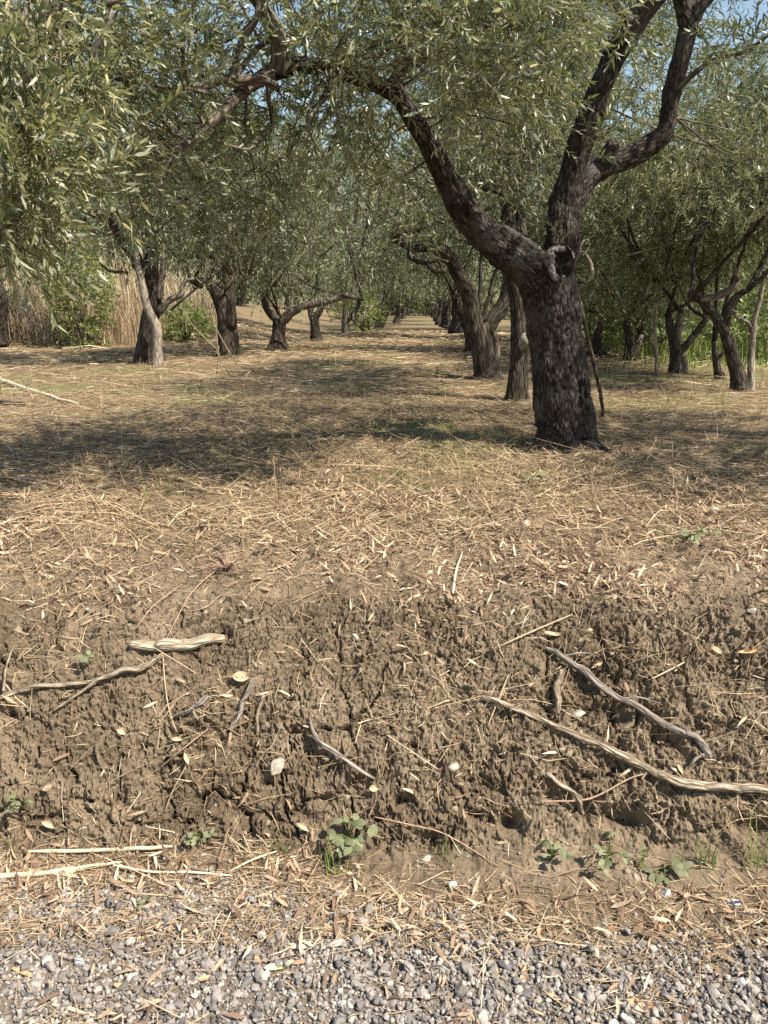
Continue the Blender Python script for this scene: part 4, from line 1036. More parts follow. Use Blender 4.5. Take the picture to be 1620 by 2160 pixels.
# ================================================================== things standing in the grove
pole_t = P(1213, 590, 4.72); pole_b, _ = on_ground(1272, 882, 0.0)
V, F, A, _, _ = tube([pole_t, P(1228, 660, 4.9), P(1250, 760, 5.2), P(1265, 820, 5.5), pole_b], [.011, .012, .014, .014, .015], 8, .03, .12, 6, 1, .5)
g = Geo(); g.add(V, F, A)
tag(obj('leaning_pole', g.mesh('leaning_pole', M_bark_mid, pole_b, attr='bark', battr='char_and_dark'), loc=pole_b), 'thin wooden pole leaning against the right side of the nearest trunk', 'pole')
sb, _ = on_ground(1385, 792)
V, F, A, _, _ = tube([P(1385, 796, sb[1]), P(1384, 745, sb[1]), P(1382, 695, sb[1] + .02), P(1384, 640, sb[1])], [.026, .024, .022, .02], 8, .05, .1, 6, 2, .3)
g = Geo(); g.add(V, F, A); tag(obj('stake', g.mesh('stake', M_bark_pale, sb, attr='bark', battr='char_and_dark'), loc=sb), 'pale upright stake among the trees on the right', 'stake')
# rag tied to the trunk
rb = P(1222, 560, 4.72)
t = thing('rag', rb, 'pale twisted rag tied to the right side of the nearest trunk', 'rag')
V, F, A, _, _ = tube([P(*a) for a in ((1212, 545, 4.66), (1222, 535, 4.62), (1228, 512, 4.60), (1240, 505, 4.62), (1243, 520, 4.64), (1228, 540, 4.64))], [.005, .006, .005, .004, .005, .005], 8, .006, .6, 30, 3, .9)
g = Geo(); g.add(V, F, A); obj('knot', g.mesh('knot', M_cloth, rb), t)
V, F, A, _, _ = tube([P(*a) for a in ((1224, 530, 4.62), (1238, 538, 4.60), (1247, 560, 4.60), (1249, 580, 4.61), (1240, 594, 4.63), (1228, 590, 4.65), (1218, 582, 4.68))], [.004, .007, .012, .011, .007, .004, .003], 9, .006, .6, 26, 5, .9)
g = Geo(); g.add(V, F, A); obj('loop', g.mesh('loop', M_cloth, rb), t)
# tall dry umbel stalk
ub, _ = on_ground(470, 800)
t = thing('dry_stalk', ub, 'tall dry branching weed stalk in front of the second left tree', 'plant')
Yu = ub[1]
for i, pts in enumerate([[(500, 770, Yu), (455, 690, Yu), (440, 630, Yu), (430, 600, Yu)], [(470, 800, Yu), (458, 720, Yu), (455, 660, Yu), (432, 600, Yu), (436, 545, Yu)], [(432, 605, Yu), (400, 640, Yu)], [(432, 603, Yu), (465, 590, Yu)], [(455, 735, Yu), (410, 690, Yu), (385, 650, Yu)], [(430, 602, Yu), (412, 585, Yu)], [(490, 800, Yu + .1), (466, 760, Yu), (456, 735, Yu)], [(457, 790, Yu + .1), (462, 730, Yu)], [(440, 630, Yu), (405, 600, Yu)]]):
    V, F, A, _, _ = tube([P(*a) for a in pts], np.linspace(.006, .003, len(pts)), 6, .05, .1, 6, i, .6); g = Geo(); g.add(V, F, A)
    obj('stem', g.mesh('stem', M_reed, ub, attr='bark'), t)

# ================================================================== scattered ground cover (nobody could count it)
def scatter(R, n, x0, x1, y0, y1, dens):
    x = R.uniform(x0, x1, n); y = R.uniform(y0, y1, n)
    keep = R.uniform(0, 1, n) < dens(x, y)
    return x[keep], y[keep]
def lying_dirs(R, nn, lift=.25, bias=None):
    m_ = len(nn); v = R.normal(size=(m_, 3))
    if bias is not None: v = v * np.asarray(bias)
    d = nrm(v - nn * (v * nn).sum(-1, keepdims=True)); return nrm(d + nn * R.uniform(-.05, lift, (m_, 1)))
def straws(R, pos, nn, ln, w, lift, bias=(1.3, .8, .5), bow=.12):
    d = lying_dirs(R, nn, lift, bias); sd = nrm(np.cross(nn + R.normal(0, .4, nn.shape), d)); m_ = len(pos)
    t = np.array([-.5, 0, .5]); bw = R.normal(0, bow, m_)
    c = pos[:, None] + d[:, None] * (t[None] * ln[:, None])[..., None] + sd[:, None] * ((.25 - t ** 2)[None] * (bw * ln)[:, None])[..., None]
    ww = sd[:, None] * (w[:, None] * np.array([.8, 1, .5])[None])[..., None] * .5
    V = np.stack([c - ww, c + ww], 2).reshape(-1, 3)
    f = np.array([[0, 1, 3, 2], [2, 3, 5, 4]])
    return V, (f[None] + (np.arange(m_) * 6)[:, None, None]).reshape(-1, 4)
R = np.random.default_rng(66)
# dead olive leaves
def leaf_d(x, y):
    n = fbm(x * 2.2, y * 2.2, 5.0, 3)
    a = sstep(y, 2.25, 2.6) * (1 - .8 * sstep(y, 3.3, 4.6)) * (.16 + .84 * sstep(n, -.15, .4)) * (.55 + .45 * sstep(x, -.5, .4))
    b = (1 - sstep(y, 2.2, 2.45)) * sstep(y, 1.85, 2.0) * (.05 + .17 * sstep(n, .1, .5))
    c = sstep(y, 1.48, 1.6) * (1 - sstep(y, 1.68 + .14 * sstep(-x, -.1, .3), 1.78 + .14 * sstep(-x, -.1, .3))) * (.30 + .4 * sstep(n, -.1, .4))
    d = (1 - sstep(y, 1.5, 1.62)) * (.06 + .24 * sstep(n, .15, .5))
    return np.maximum(np.maximum(a, b), np.maximum(c, d))
x, y = scatter(R, 82000, -2.3, 2.3, 1.2, 4.9, leaf_d)
pos, nn = surf(x, y)
pos = pos + nn * R.uniform(.002, .012, (len(x), 1)); pos[:, 2] += .012 * (y < 1.62)
Ln = R.uniform(.016, .064, len(x)); W = np.minimum(Ln * R.uniform(.08, .24, len(x)), .0105)
V, F = leaves(pos, lying_dirs(R, nn, .45), nn + R.normal(0, .55, nn.shape), Ln, W, R.uniform(-.6, .7, len(x)), 6)
stuff('leaf_litter', V, F, M_litter, 'fallen dry olive leaves strewn over the bank and the gravel')
# straw: near chaff, grove mulch, far mulch
def chaff_d(x, y):
    n = fbm(x * 2.2, y * 2.2, 8.0, 3)
    a = sstep(y, 2.35, 3.0) * (.6 + .4 * sstep(n, -.3, .3))
    b = (1 - sstep(y, 2.2, 2.5)) * sstep(y, 1.8, 1.95) * (.12 + .40 * sstep(n, .0, .45))
    c = sstep(y, 1.5, 1.6) * (1 - .8 * sstep(y, 1.68 + .16 * sstep(-x, -.1, .3), 1.80 + .16 * sstep(-x, -.1, .3))) * (1 - sstep(y, 1.86, 1.96)) * (.6 + .35 * sstep(-x, -.6, .6))
    d = (1 - sstep(y, 1.5, 1.62)) * (.06 + .28 * sstep(n, .15, .5))
    return np.maximum(np.maximum(a, b), np.maximum(c, d))
x, y = scatter(R, 84000, -2.2, 2.2, 1.25, 3.5, chaff_d)
pos, nn = surf(x, y); pos = pos + nn * R.uniform(.001, .010, (len(x), 1)); pos[:, 2] += .012 * (y < 1.62)
V1, F1 = straws(R, pos, nn, R.exponential(.045, len(x)) + .015, R.uniform(.001, .0032, len(x)), .3, bow=.22)
x, y = scatter(R, 56000, -4.2, 4.2, 2.9, 8.0, lambda x, y: np.minimum(1, .75 + .4 * fbm(x * 1.3, y * 1.3, 2.0, 3)) * (np.abs(x) < .75 * y))
pos, nn = surf(x, y); pos = pos + nn * R.uniform(.002, .028, (len(x), 1))
V2, F2 = straws(R, pos, nn, R.exponential(.10, len(x)) + .05, R.uniform(.002, .005, len(x)), .25, bow=.2)
x, y = scatter(R, 42000, -14, 14, 7.5, 26, lambda x, y: (np.abs(x) < .62 * y) * (1 - .55 * sstep(y, 9, 24)))
pos, nn = surf(x, y); pos = pos + nn * R.uniform(.004, .04, (len(x), 1))
V3, F3 = straws(R, pos, nn, R.exponential(.12, len(x)) + .10, R.uniform(.006, .012, len(x)) * (y / 9), .22)
g = Geo(); g.add(V1, F1); g.add(V2, F2); g.add(V3, F3)
tag(obj('straw', g.mesh('straw', M_straw, smooth=False)), 'mown dry straw lying all over the grove floor', None, kind='stuff')
# stubble and sparse green blades in the grove
x, y = scatter(R, 9000, -6, 6, 3.4, 13, lambda x, y: sstep(fbm(x * .8, y * .8, 9.0, 3), 0.0, .5) * (np.abs(x) < .7 * y))
pos, nn = surf(x, y)
V, F = blades(R, pos, R.uniform(.03, .11, len(x)), R.uniform(.003, .007, len(x)), R.uniform(-.5, .8, len(x)), 2)
stuff('short_grass', V, F, M_grass, 'short green grass sprouting through the straw')
x, y = scatter(R, 1500, -5, 6, 3.2, 12, lambda x, y: np.abs(x) < .7 * y)
pos, nn = surf(x, y)
V, F = blades(R, pos, R.uniform(.06, .24, len(x)), R.uniform(.003, .006, len(x)), R.uniform(-.6, .8, len(x)), 3)
stuff('stubble', V, F, M_straw, 'upright dry stubble among the mown straw')

# stones
def ico(sub):
    bm = bmesh.new(); bmesh.ops.create_icosphere(bm, subdivisions=sub, radius=1.0)
    v = np.array([q.co[:] for q in bm.verts]); f = np.array([[q.index for q in t.verts] for t in bm.faces]); bm.free(); return v, f
I1, I1f = ico(1); I2, I2f = ico(2); I3, I3f = ico(3)
def stone_shapes(R, base, n, jag=.22):
    out = []
    for i in range(n):
        v = base.copy(); o = R.uniform(0, 50, 3)
        v = v * (1 + jag * fbm(v[:, 0] * 1.3 + o[0], v[:, 1] * 1.3 + o[1], v[:, 2] * 1.3 + o[2], 2))[:, None]
        for j in range(5):                      # chipped flat faces
            nn_ = nrm(R.normal(size=3)); lim = R.uniform(.55, .85)
            dd = v @ nn_; v = v - nn_ * np.maximum(dd - lim, 0)[:, None] * .85
        out.append(v)
    return np.array(out)
def rocks(R, shapes, f, pos, sc, flat):
    m_ = len(pos); k_ = shapes.shape[1]
    q = nrm(R.normal(size=(m_, 4))); w, a, b, c = q.T
    Rm = np.stack([1 - 2 * (b * b + c * c), 2 * (a * b - c * w), 2 * (a * c + b * w), 2 * (a * b + c * w), 1 - 2 * (a * a + c * c), 2 * (b * c - a * w), 2 * (a * c - b * w), 2 * (b * c + a * w), 1 - 2 * (a * a + b * b)], -1).reshape(-1, 3, 3)
    sh = shapes[R.integers(0, len(shapes), m_)] * np.stack([R.uniform(.8, 1.3, m_), R.uniform(.75, 1.05, m_), R.uniform(.5, .85, m_)], -1)[:, None]
    V = np.einsum('nij,nkj->nki', Rm, sh) * np.asarray(sc)[:, None, None]
    V[:, :, 2] *= flat
    V = V + pos[:, None]
    return V.reshape(-1, 3), (f[None] + (np.arange(m_) * k_)[:, None, None]).reshape(-1, 3)
def ge(x, y): return 1.62 + 0.09 * sstep(-x, 0.1, 0.6) - 0.085 * sstep(x, 0.0, 0.5) + 0.05 * fbm(x * 2.5, y * 2.5, o=3)
sh2 = stone_shapes(R, I2, 16, .3); shS = stone_shapes(R, ico(1)[0], 10)
x, y = scatter(R, 5600, -1.3, 1.3, 1.15, 1.82, lambda x, y: (1 - sstep(y - ge(x, y), -.08, .10)) * (.55 + .45 * (np.abs(x) < 1.2) * (y > 1.2)))
pos, _ = surf(x, y); sc = np.clip(R.lognormal(-4.98, .40, len(x)), .004, .018); pos[:, 2] += sc * .3 + R.uniform(0, .010, len(x))
V, F = rocks(R, sh2, I2f, pos, sc, .85)
# only bigger stones carry the finer mesh; fines use the coarse one
x, y = scatter(R, 46000, -1.95, 1.95, .95, 1.88, lambda x, y: (1 - sstep(y - ge(x, y), -.06, .14)) * (.32 + .68 * (np.abs(x) < 1.15) * (y > 1.25)))
pos, _ = surf(x, y); scf = np.clip(R.lognormal(-5.25, .32, len(x)), .002, .009); pos[:, 2] += scf * .3 + R.uniform(0, .004, len(x))
V_, F_ = rocks(R, shS, I1f, pos, scf, .85)
g = Geo(); g.add(V, F); g.add(V_, F_)
tag(obj('gravel', g.mesh('gravel', M_gravel, smooth=False)), 'grey crushed gravel at the roadside', None, kind='stuff')
x, y = scatter(R, 900, -2.2, 2.2, 1.6, 2.05, lambda x, y: .8 - .6 * sstep(-x, -.2, .8))
pos, _ = surf(x, y); sc = R.uniform(.002, .007, len(x))
V, F = rocks(R, shS, I1f, pos, sc, .8)
stuff('loose_pebbles', V, F, M_gravel, 'small loose pebbles lying on the soil below the bank', smooth=True)
x, y = scatter(R, 19000, -1.9, 1.9, 1.72, 2.75, lambda x, y: np.clip(.35 + .8 * fbm(x * 3, y * 3, 6.0, 2), .08, 1) * (1 - .7 * sstep(y, 2.4, 2.75)))
pos, nn = surf(x, y); sc = np.clip(R.lognormal(-5.45, .55, len(x)), .0018, .017)
i0_, i0f = I1, I1f
bm = bmesh.new(); bmesh.ops.create_icosphere(bm, subdivisions=1, radius=1); bm.free()
shC = stone_shapes(R, I1, 14, .35)
V, F = rocks(R, shC, I1f, pos, sc, .8)
stuff('soil_clods', V, F, M_clod, 'crumbled clods of dry soil on the face of the bank', smooth=False)
# fine rootlets hanging on the bank face
x, y = scatter(R, 3600, -2.1, 2.1, 1.9, 2.6, lambda x, y: np.clip(.4 + .8 * fbm(x * 2, y * 3, 2.0, 2), .05, 1))
pos, nn = surf(x, y); pos = pos + nn * R.uniform(.003, .012, (len(x), 1))
V, F = straws(R, pos, nn, R.uniform(.04, .16, len(x)), R.uniform(.0012, .0026, len(x)), .35, (.7, 1, 1), .3)
stuff('rootlets', V, F, M_straw, 'fine dry rootlets and stems hanging on the bank')

# ================================================================== single sticks, roots and logs
def stick(name, label, cat, pts, w, mat, lift=.5, sides=9, rough=.28, wob=1.1, group=None, seed=0, side=None):
    """pts: pixels of the photograph on the ground, w: widths in px"""
    q = []; rad = []
    for (a, b), ww in zip(pts, w):
        p, n = on_ground(a, b); dist = p[1] * cp + (CAMZ - p[2]) * sp
        r = ww / 2 * dist / FPX; q.append(p + n * r * lift); rad.append(r)
    Rk = np.random.default_rng(int(seed * 7) + len(pts) * 13 + int(pts[0][0]) % 97)
    n2 = len(q) * 3 - 2; qq = catmull(np.array(q), n2); rr2 = np.interp(np.linspace(0, len(q) - 1, n2), np.arange(len(q)), rad)
    if len(q) > 2 and rr2.mean() > .004 and name != 'log':
        qq[1:-1] += Rk.normal(0, .13, (n2 - 2, 3)) * rr2[1:-1, None]; rr2 = rr2 * Rk.uniform(.93, 1.07, n2); rr2[Rk.integers(1, n2 - 1, max(1, n2 // 9))] *= 1.16
    if name != 'log': rr2[0] *= .7; rr2[-1] *= .6
    V, F, A, _, _ = tube(qq, rr2, sides, rr2.mean() * .45, rough, 26, seed, wob * .3)
    base = q[0]
    g = Geo(); g.add(V, F, A)
    if side is None:
        return tag(obj(name, g.mesh(name, mat, base, attr='bark', battr='char_and_dark'), loc=base), label, cat, group)
    t = thing(name, base, label, cat, group)
    obj('stem', g.mesh('stem', mat, base, attr='bark', battr='char_and_dark'), t)
    for sp_, sw in side:
        q2 = []; rad2 = []
        for (a, b), ww in zip(sp_, sw):
            p, n = on_ground(a, b); dist = p[1] * cp + (CAMZ - p[2]) * sp
            r = ww / 2 * dist / FPX; q2.append(p + n * (r * lift + .006)); rad2.append(r)
        V, F, A, _, _ = tube(q2, rad2, 7, None, rough, 14, seed + 3, wob); g = Geo(); g.add(V, F, A)
        obj('side_twig', g.mesh('side_twig', mat, base, attr='bark', battr='char_and_dark'), t)
    return t
stick('log', 'short thick pale log lying on the upper left of the bank', 'log', [(280, 1372), (330, 1370), (352, 1370), (400, 1362), (440, 1352), (470, 1342)], [18, 22, 27, 24, 23, 17], M_logpale, .6, 16, .05, .1)
stick('fallen_branch', 'long grey branch lying diagonally across the right side of the bank', 'branch', [(1018, 1473), (1080, 1495), (1160, 1530), (1240, 1565), (1320, 1600), (1400, 1640), (1450, 1655), (1530, 1660), (1625, 1666), (1760, 1675)], [9, 12, 13, 15, 17, 19, 21, 18, 18, 17], M_deadwood, .8, 12, seed=2)
stick('fallen_branch', 'grey branch with a bent frayed end, above the long diagonal branch', 'branch', [(1150, 1372), (1180, 1392), (1230, 1425), (1280, 1465), (1340, 1495), (1410, 1535), (1460, 1555), (1482, 1575), (1492, 1600)], [9, 13, 14, 14, 14, 15, 15, 17, 20], M_root, .7, 12, seed=4, side=[([(1185, 1392), (1220, 1384), (1262, 1385)], [5, 4, 3]), ([(1488, 1590), (1460, 1600), (1445, 1622)], [9, 7, 4]), ([(1310, 1478), (1345, 1476), (1390, 1490)], [5, 4, 3])])
stick('fallen_branch', 'pale forked branch reaching in from the left edge below the log', 'branch', [(-60, 1490), (0, 1474), (50, 1456), (110, 1448), (190, 1444), (205, 1442), (260, 1425), (305, 1412), (335, 1395), (348, 1382)], [12, 11, 10, 10, 10, 11, 14, 14, 9, 4], M_deadwood, .7, 10, seed=6, side=[([(200, 1446), (165, 1470), (115, 1502)], [7, 6, 3]), ([(14, 1462), (20, 1420), (32, 1368)], [6, 5, 3])])
stick('root', 'curved grey root sticking out of the middle left of the bank', 'root', [(538, 1436), (528, 1458), (512, 1482), (505, 1510), (490, 1535), (486, 1545)], [14, 14, 12, 11, 8, 5], M_root, .9, 10, seed=8)
stick('root', 'thin tan root beside the curved grey root', 'root', [(558, 1468), (548, 1490), (543, 1515), (545, 1545)], [9, 8, 7, 5], M_deadwood, .9, 9, seed=9)
stick('fallen_branch', 'bent grey stick slanting down the centre of the bank', 'stick', [(655, 1516), (664, 1548), (680, 1572), (715, 1592), (745, 1615), (790, 1642)], [8, 10, 11, 12, 11, 7], M_root, 1.0, 10, seed=10)
stick('root', 'short knobbly pale root standing out between the two right hand branches', 'root', [(1180, 1418), (1180, 1436), (1169, 1456), (1173, 1480), (1174, 1508)], [12, 13, 13, 13, 11], M_deadwood, .9, 10, .25, seed=12)
stick('root', 'wavy pale root below the long diagonal branch', 'root', [(1148, 1630), (1165, 1645), (1190, 1662), (1215, 1680), (1226, 1708), (1232, 1718)], [9, 9, 9, 11, 9, 5], M_deadwood, .9, 9, seed=14)
stick('root', 'tan root stub lying left of the curved grey root', 'root', [(368, 1514), (400, 1502), (425, 1488), (442, 1472)], [5, 8, 9, 12], M_root, .8, 8, seed=16)
stick('root', 'little pale root stub low on the right of the bank', 'root', [(1102, 1680), (1104, 1692), (1110, 1705)], [7, 9, 6], M_deadwood, .8, 8, seed=17)
stick('cane', 'long pale cane lying in the straw at the left edge', 'cane', [(-60, 790), (0, 806), (60, 826), (110, 842), (165, 858)], [9, 9, 8, 7, 5], M_cane, 1.2, 8, .08, .5)
stick('cane', 'dark stick lying in the shade below the pale cane', 'stick', [(-30, 852), (20, 856), (55, 856)], [10, 9, 7], M_bark_far, 1, 8, seed=19)
for i, (lab, pts, w) in enumerate([
    ('pale straw coloured cane along the verge, lowest of three at left', [(-40, 1862), (60, 1852), (130, 1842), (230, 1830)], [12, 11, 10, 6]),
    ('pale cane lying across the verge under the soil step at left', [(60, 1797), (200, 1795), (300, 1792), (370, 1789)], [7, 8, 8, 7]),
    ('pinkish thin cane just above the lowest verge cane', [(140, 1846), (200, 1834), (260, 1826)], [7, 7, 5]),
    ('yellow dry stem slanting over the verge towards the centre', [(240, 1832), (320, 1850), (400, 1846), (490, 1852)], [5, 5, 5, 4]),
    ('dry stem leaning on the verge left of the leafy weed', [(480, 1845), (530, 1825), (585, 1798)], [4, 5, 5]),
    ('thin dry stem lying on the gravel at lower left', [(110, 2122), (160, 2135), (205, 2148)], [8, 8, 6])]):
    stick('cane', lab, 'cane', pts, w, M_cane, 1.2, 7, .05, .3, seed=30 + i)
for i, (lab, pts, w) in enumerate([
    ('reddish dry stem running from the red cluster down to the log', [(470, 1195), (410, 1255), (375, 1310), (350, 1360)], [4, 4, 3, 3]),
    ('reddish dry stem slanting left below the red cluster', [(385, 1235), (330, 1290), (290, 1338)], [3, 4, 3]),
    ('reddish stem reaching right from the red cluster to a white flake', [(500, 1210), (580, 1205), (640, 1165), (690, 1125)], [4, 4, 4, 3]),
    ('curved reddish stem hooked under the red cluster', [(465, 1260), (440, 1288), (410, 1296), (385, 1292)], [4, 4, 3, 3]),
    ('dark red stem lying in the straw at far left', [(0, 1015), (90, 1025), (200, 1052)], [7, 7, 5]),
    ('pale upright dry stem in the leaf litter right of centre', [(955, 1258), (962, 1210), (975, 1165)], [9, 7, 4]),
    ('straight pale stem lying on the right of the bank', [(1372, 1435), (1405, 1420), (1438, 1404)], [5, 6, 5]),
    ('thin dry stem hanging straight down left of the curved root', [(346, 1380), (348, 1450), (362, 1510), (375, 1545)], [4, 4, 4, 3]),
    ('long dry stem slanting down the lower left of the bank', [(440, 1540), (390, 1580), (330, 1622)], [4, 5, 4]),
    ('bent dry stem at the foot of the left bank', [(400, 1610), (370, 1660), (345, 1712)], [4, 5, 4]),
    ('tangled dry stem below the long branch at right', [(1140, 1690), (1240, 1684), (1330, 1640), (1400, 1625)], [5, 6, 5, 4]),
    ('dry stem lying in the litter above the frayed branch', [(1055, 1372), (1130, 1335), (1205, 1305)], [5, 6, 5]),
    ('long brown stem trailing over the foot of the bank, right of the leafy weed', [(790, 1722), (870, 1740), (940, 1760), (1050, 1830)], [4, 5, 5, 4]),
    ('thin stem lying over the left end of the long branch', [(1072, 1430), (1050, 1480), (1030, 1530)], [5, 5, 4])]):
    stick('fallen_twig', lab, 'twig', pts, [q * .7 for q in w], M_redstem if i < 5 or i in (8, 10, 12) else M_cane if i in (5, 6) else M_straw, .9, 6, .06, .5, seed=50 + i)
# red stem cluster
cb, cn = on_ground(480, 1205)
t = thing('dry_stem_cluster', cb, 'tuft of reddish dry stems at the top of the left bank', 'plant')
R = np.random.default_rng(91)
for i in range(15):
    a = R.uniform(0, 6.28); e_ = cb + np.array([math.cos(a) * R.uniform(.05, .13), math.sin(a) * .10, R.uniform(.0, .06)])
    V, F, A, _, _ = tube([cb, (cb + e_) / 2 + np.array([0, 0, R.uniform(.01, .04)]), e_], [.0028, .0025, .0015], 6, .02, .1, 6, i, .5); g = Geo(); g.add(V, F)
    obj('stem', g.mesh('stem', M_redstem, cb), t)

# ================================================================== single stones and leaves
def stone(label, px, py, w, mat, flat=.6, jag=.25, seed=0, name='stone'):
    R2 = np.random.default_rng(seed + 400)
    p, n = on_ground(px, py, 0, 1); dist = p[1] * cp + (CAMZ - p[2]) * sp; r = w / 2 * dist / FPX
    v = stone_shapes(R2, I3, 1, jag)[0]
    for j in range(4):
        c_ = nrm(R2.normal(size=3)); v = v - c_ * np.maximum(v @ c_ - R2.uniform(.35, .6), 0)[:, None]
    v = v * np.array([1.15, .85, 1]); a_ = R2.uniform(0, 6.28); v = v @ np.array([[math.cos(a_), math.sin(a_), 0], [-math.sin(a_), math.cos(a_), 0], [0, 0, 1]])
    v = v * np.array([r * 1.05, r * .9, r * flat]); qt = Vector(n).to_track_quat('Z', 'Y').to_matrix()
    v = v @ np.array(qt).T
    me = make_mesh(name, v, [I3f], None, True, [mat])
    return tag(obj(name, me, loc=p + n * r * flat * .25), label, 'stone')
for i, a in enumerate([('white angular stone between the two right hand branches', 1221, 1506, 32, M_white, .5),
    ('white knobbly stone low on the left centre of the bank', 585, 1615, 44, M_white, .7), ('smooth round grey stone at the foot of the right bank', 1405, 1886, 30, M_greyst, .6),
    ('small white stone above the long grey branch, far left of it', 748, 1340, 20, M_white, .7),     ('greyish flake on the soil shelf right of centre', 955, 1866, 24, M_greyst, .5), ('white stone on the soil beside the leafy weed', 717, 1888, 26, M_white, .6),
    ('pale stone in the leaf litter above the right bank', 1105, 1110, 34, M_white, .4), ('pale stone at the right edge of the bank top', 1585, 1296, 20, M_white, .6),
    ('cream stone right of centre on the bank', 958, 1618, 24, M_white, .6),
    ('grey white stone at the foot of the bank beside dark cavity', 897, 1815, 30, M_white, .7),
    ('black and white stone on the gravel right of centre', 1112, 2098, 30, M_darkst, .8), ('dark round stone at the top of the gravel', 1065, 2038, 32, M_darkst, .7),
    ('bright white stone on the gravel at right', 1303, 2060, 22, M_white, .6), ('large grey white stone in the gravel at lower left', 730, 2120, 36, M_greyst, .6),
    ('pale pink grey stone in the left gravel', 170, 2032, 36, M_greyst, .6), ('flat dark grey stone in the left gravel', 200, 2005, 40, M_darkst, .5),
    ('broad grey stone in the gravel at the right edge', 1575, 2080, 40, M_greyst, .6), ('dark stone in the gravel at right', 1320, 2078, 26, M_darkst, .7),
    ('grey stone at the foot of the bank near the right edge', 1545, 1905, 26, M_greyst, .6),     ('off white flake at the tip of a reddish stem', 694, 1121, 30, M_white, .4), ('pale stone in gravel below the yellow leaf', 620, 2098, 26, M_greyst, .6),
    ('cream stone right below the frayed branch end', 1420, 1624, 16, M_white, .6)]):
    stone(a[0], a[1], a[2], a[3], a[4], a[5], seed=i)
def big_leaf(label, px, py, ln, w, ang, mat, curl=-.30, cat='leaf', name='fallen_leaf', lift=.004):
    p, n = on_ground(px, py, 0, 2); dist = p[1] * cp + (CAMZ - p[2]) * sp; Lm = ln * dist / FPX; Wm = w * dist / FPX
    ex = np.array([1.0, 0, 0]); ey = nrm(np.cross(n, ex)); ex = np.cross(ey, n)
    d = ex * math.cos(ang) + ey * math.sin(ang)
    # lens shaped blade with a mid rib fold and some thickness
    m_ = 13; s_ = np.linspace(0, 1, m_); prof = np.sin(np.pi * np.clip(s_, 0, 1) ** .85) ** .8 * .5; prof[0] = .03; prof[-1] = .01
    sd = np.cross(n, d); Vt = []
    for th_, sgn in ((.0006, 1), (-.0006, -1)):
        for c_ in (-1, -.5, 0, .5, 1):
            z = .30 * abs(c_) * Wm + th_
            Vt.append(p + n * lift + d[None] * ((s_ - .5) * Lm)[:, None] + sd[None] * (prof * Wm * c_)[:, None] + n[None] * (z - curl * Lm * ((s_ - .5) ** 2) + .03 * Lm * np.sin(s_ * 7 + c_))[:, None])
    V = np.stack(Vt).reshape(2, 5, m_, 3)
    id_ = np.arange(10 * m_).reshape(2, 5, m_); F = []
    for a in range(2):
        q = np.stack([id_[a, :-1, :-1], id_[a, :-1, 1:], id_[a, 1:, 1:], id_[a, 1:, :-1]], -1).reshape(-1, 4)
        F.append(q if a == 1 else q[:, ::-1])
    me = make_mesh(name, V.reshape(-1, 3) - p, [np.concatenate(F)], None, True, [mat])
    return tag(obj(name, me, loc=p), label, cat)
for a in [('yellow green leaf lying on the gravel left of centre', 590, 2045, 62, 20, .3, M_yellow), ('broad orange leaf on the gravel at lower right', 1354, 2132, 56, 34, -.1, M_orange),
    ('narrow orange leaf standing at the gravel edge', 1140, 1975, 38, 16, 1.45, M_orange), ('small orange leaf beside the gravel edge right of centre', 1288, 1965, 30, 14, .9, M_orange),
    ('orange curled leaf on the gravel right of the pebbles', 1105, 2062, 46, 14, 1.2, M_orange), ('long tan leaf lying on gravel under the black and white stone', 1180, 2115, 52, 12, -.5, M_orange),
    ('orange leaf at the top of the gravel left of centre', 690, 1975, 40, 12, .2, M_orange), ('orange brown leaf on the left gravel', 400, 1965, 34, 12, .6, M_orange),
    ('brown leaf on the gravel at the left edge', 60, 2060, 76, 12, -.25, M_orange), ('tan leaf lying on the gravel at lower left', 265, 2088, 50, 16, -.1, M_paleleaf),
    ('brown pointed leaf on gravel beside the yellow leaf', 545, 2040, 50, 12, -1.2, M_orange), ('reddish leaf on the gravel below centre', 440, 2068, 46, 14, .4, M_orange),
    ('cream broad leaf on the bank above the curved root', 512, 1434, 40, 24, .1, M_paleleaf), ('cream leaf fragment on the left of the bank', 262, 1545, 24, 14, -.4, M_paleleaf),
    ('bleached leaf hanging on the bank centre', 645, 1742, 36, 12, -.5, M_paleleaf), ('pale leaf low on the left bank', 108, 1738, 36, 12, -.4, M_paleleaf),
    ('pale leaf tip near the long stem, lower left bank', 400, 1600, 28, 12, -1.2, M_paleleaf), ('white narrow leaf on the left of the bank', 378, 1560, 30, 9, 0, M_paleleaf),
    ('cream leaf on the bank below the bent stick', 790, 1662, 24, 14, .1, M_paleleaf), ('pale leaf hanging beside the frayed branch', 1432, 1622, 28, 9, -1.1, M_paleleaf),
    ('cream leaf left of the cane on the verge', 280, 1863, 36, 11, .1, M_paleleaf), ('pale leaf on the right part of the bank top', 1515, 1370, 30, 14, -.7, M_paleleaf),
    ('orange leaf at the right edge of the bank', 1575, 1381, 46, 9, .1, M_orange), ('pale curled leaf above the frayed branch', 1165, 1342, 40, 12, -.1, M_paleleaf),
    ('cream leaf at the top of the right bank', 1190, 1205, 30, 16, .2, M_paleleaf), ('tan upright leaf at right foot of bank', 1395, 1955, 52, 11, 1.1, M_orange)]:
    big_leaf(*a)

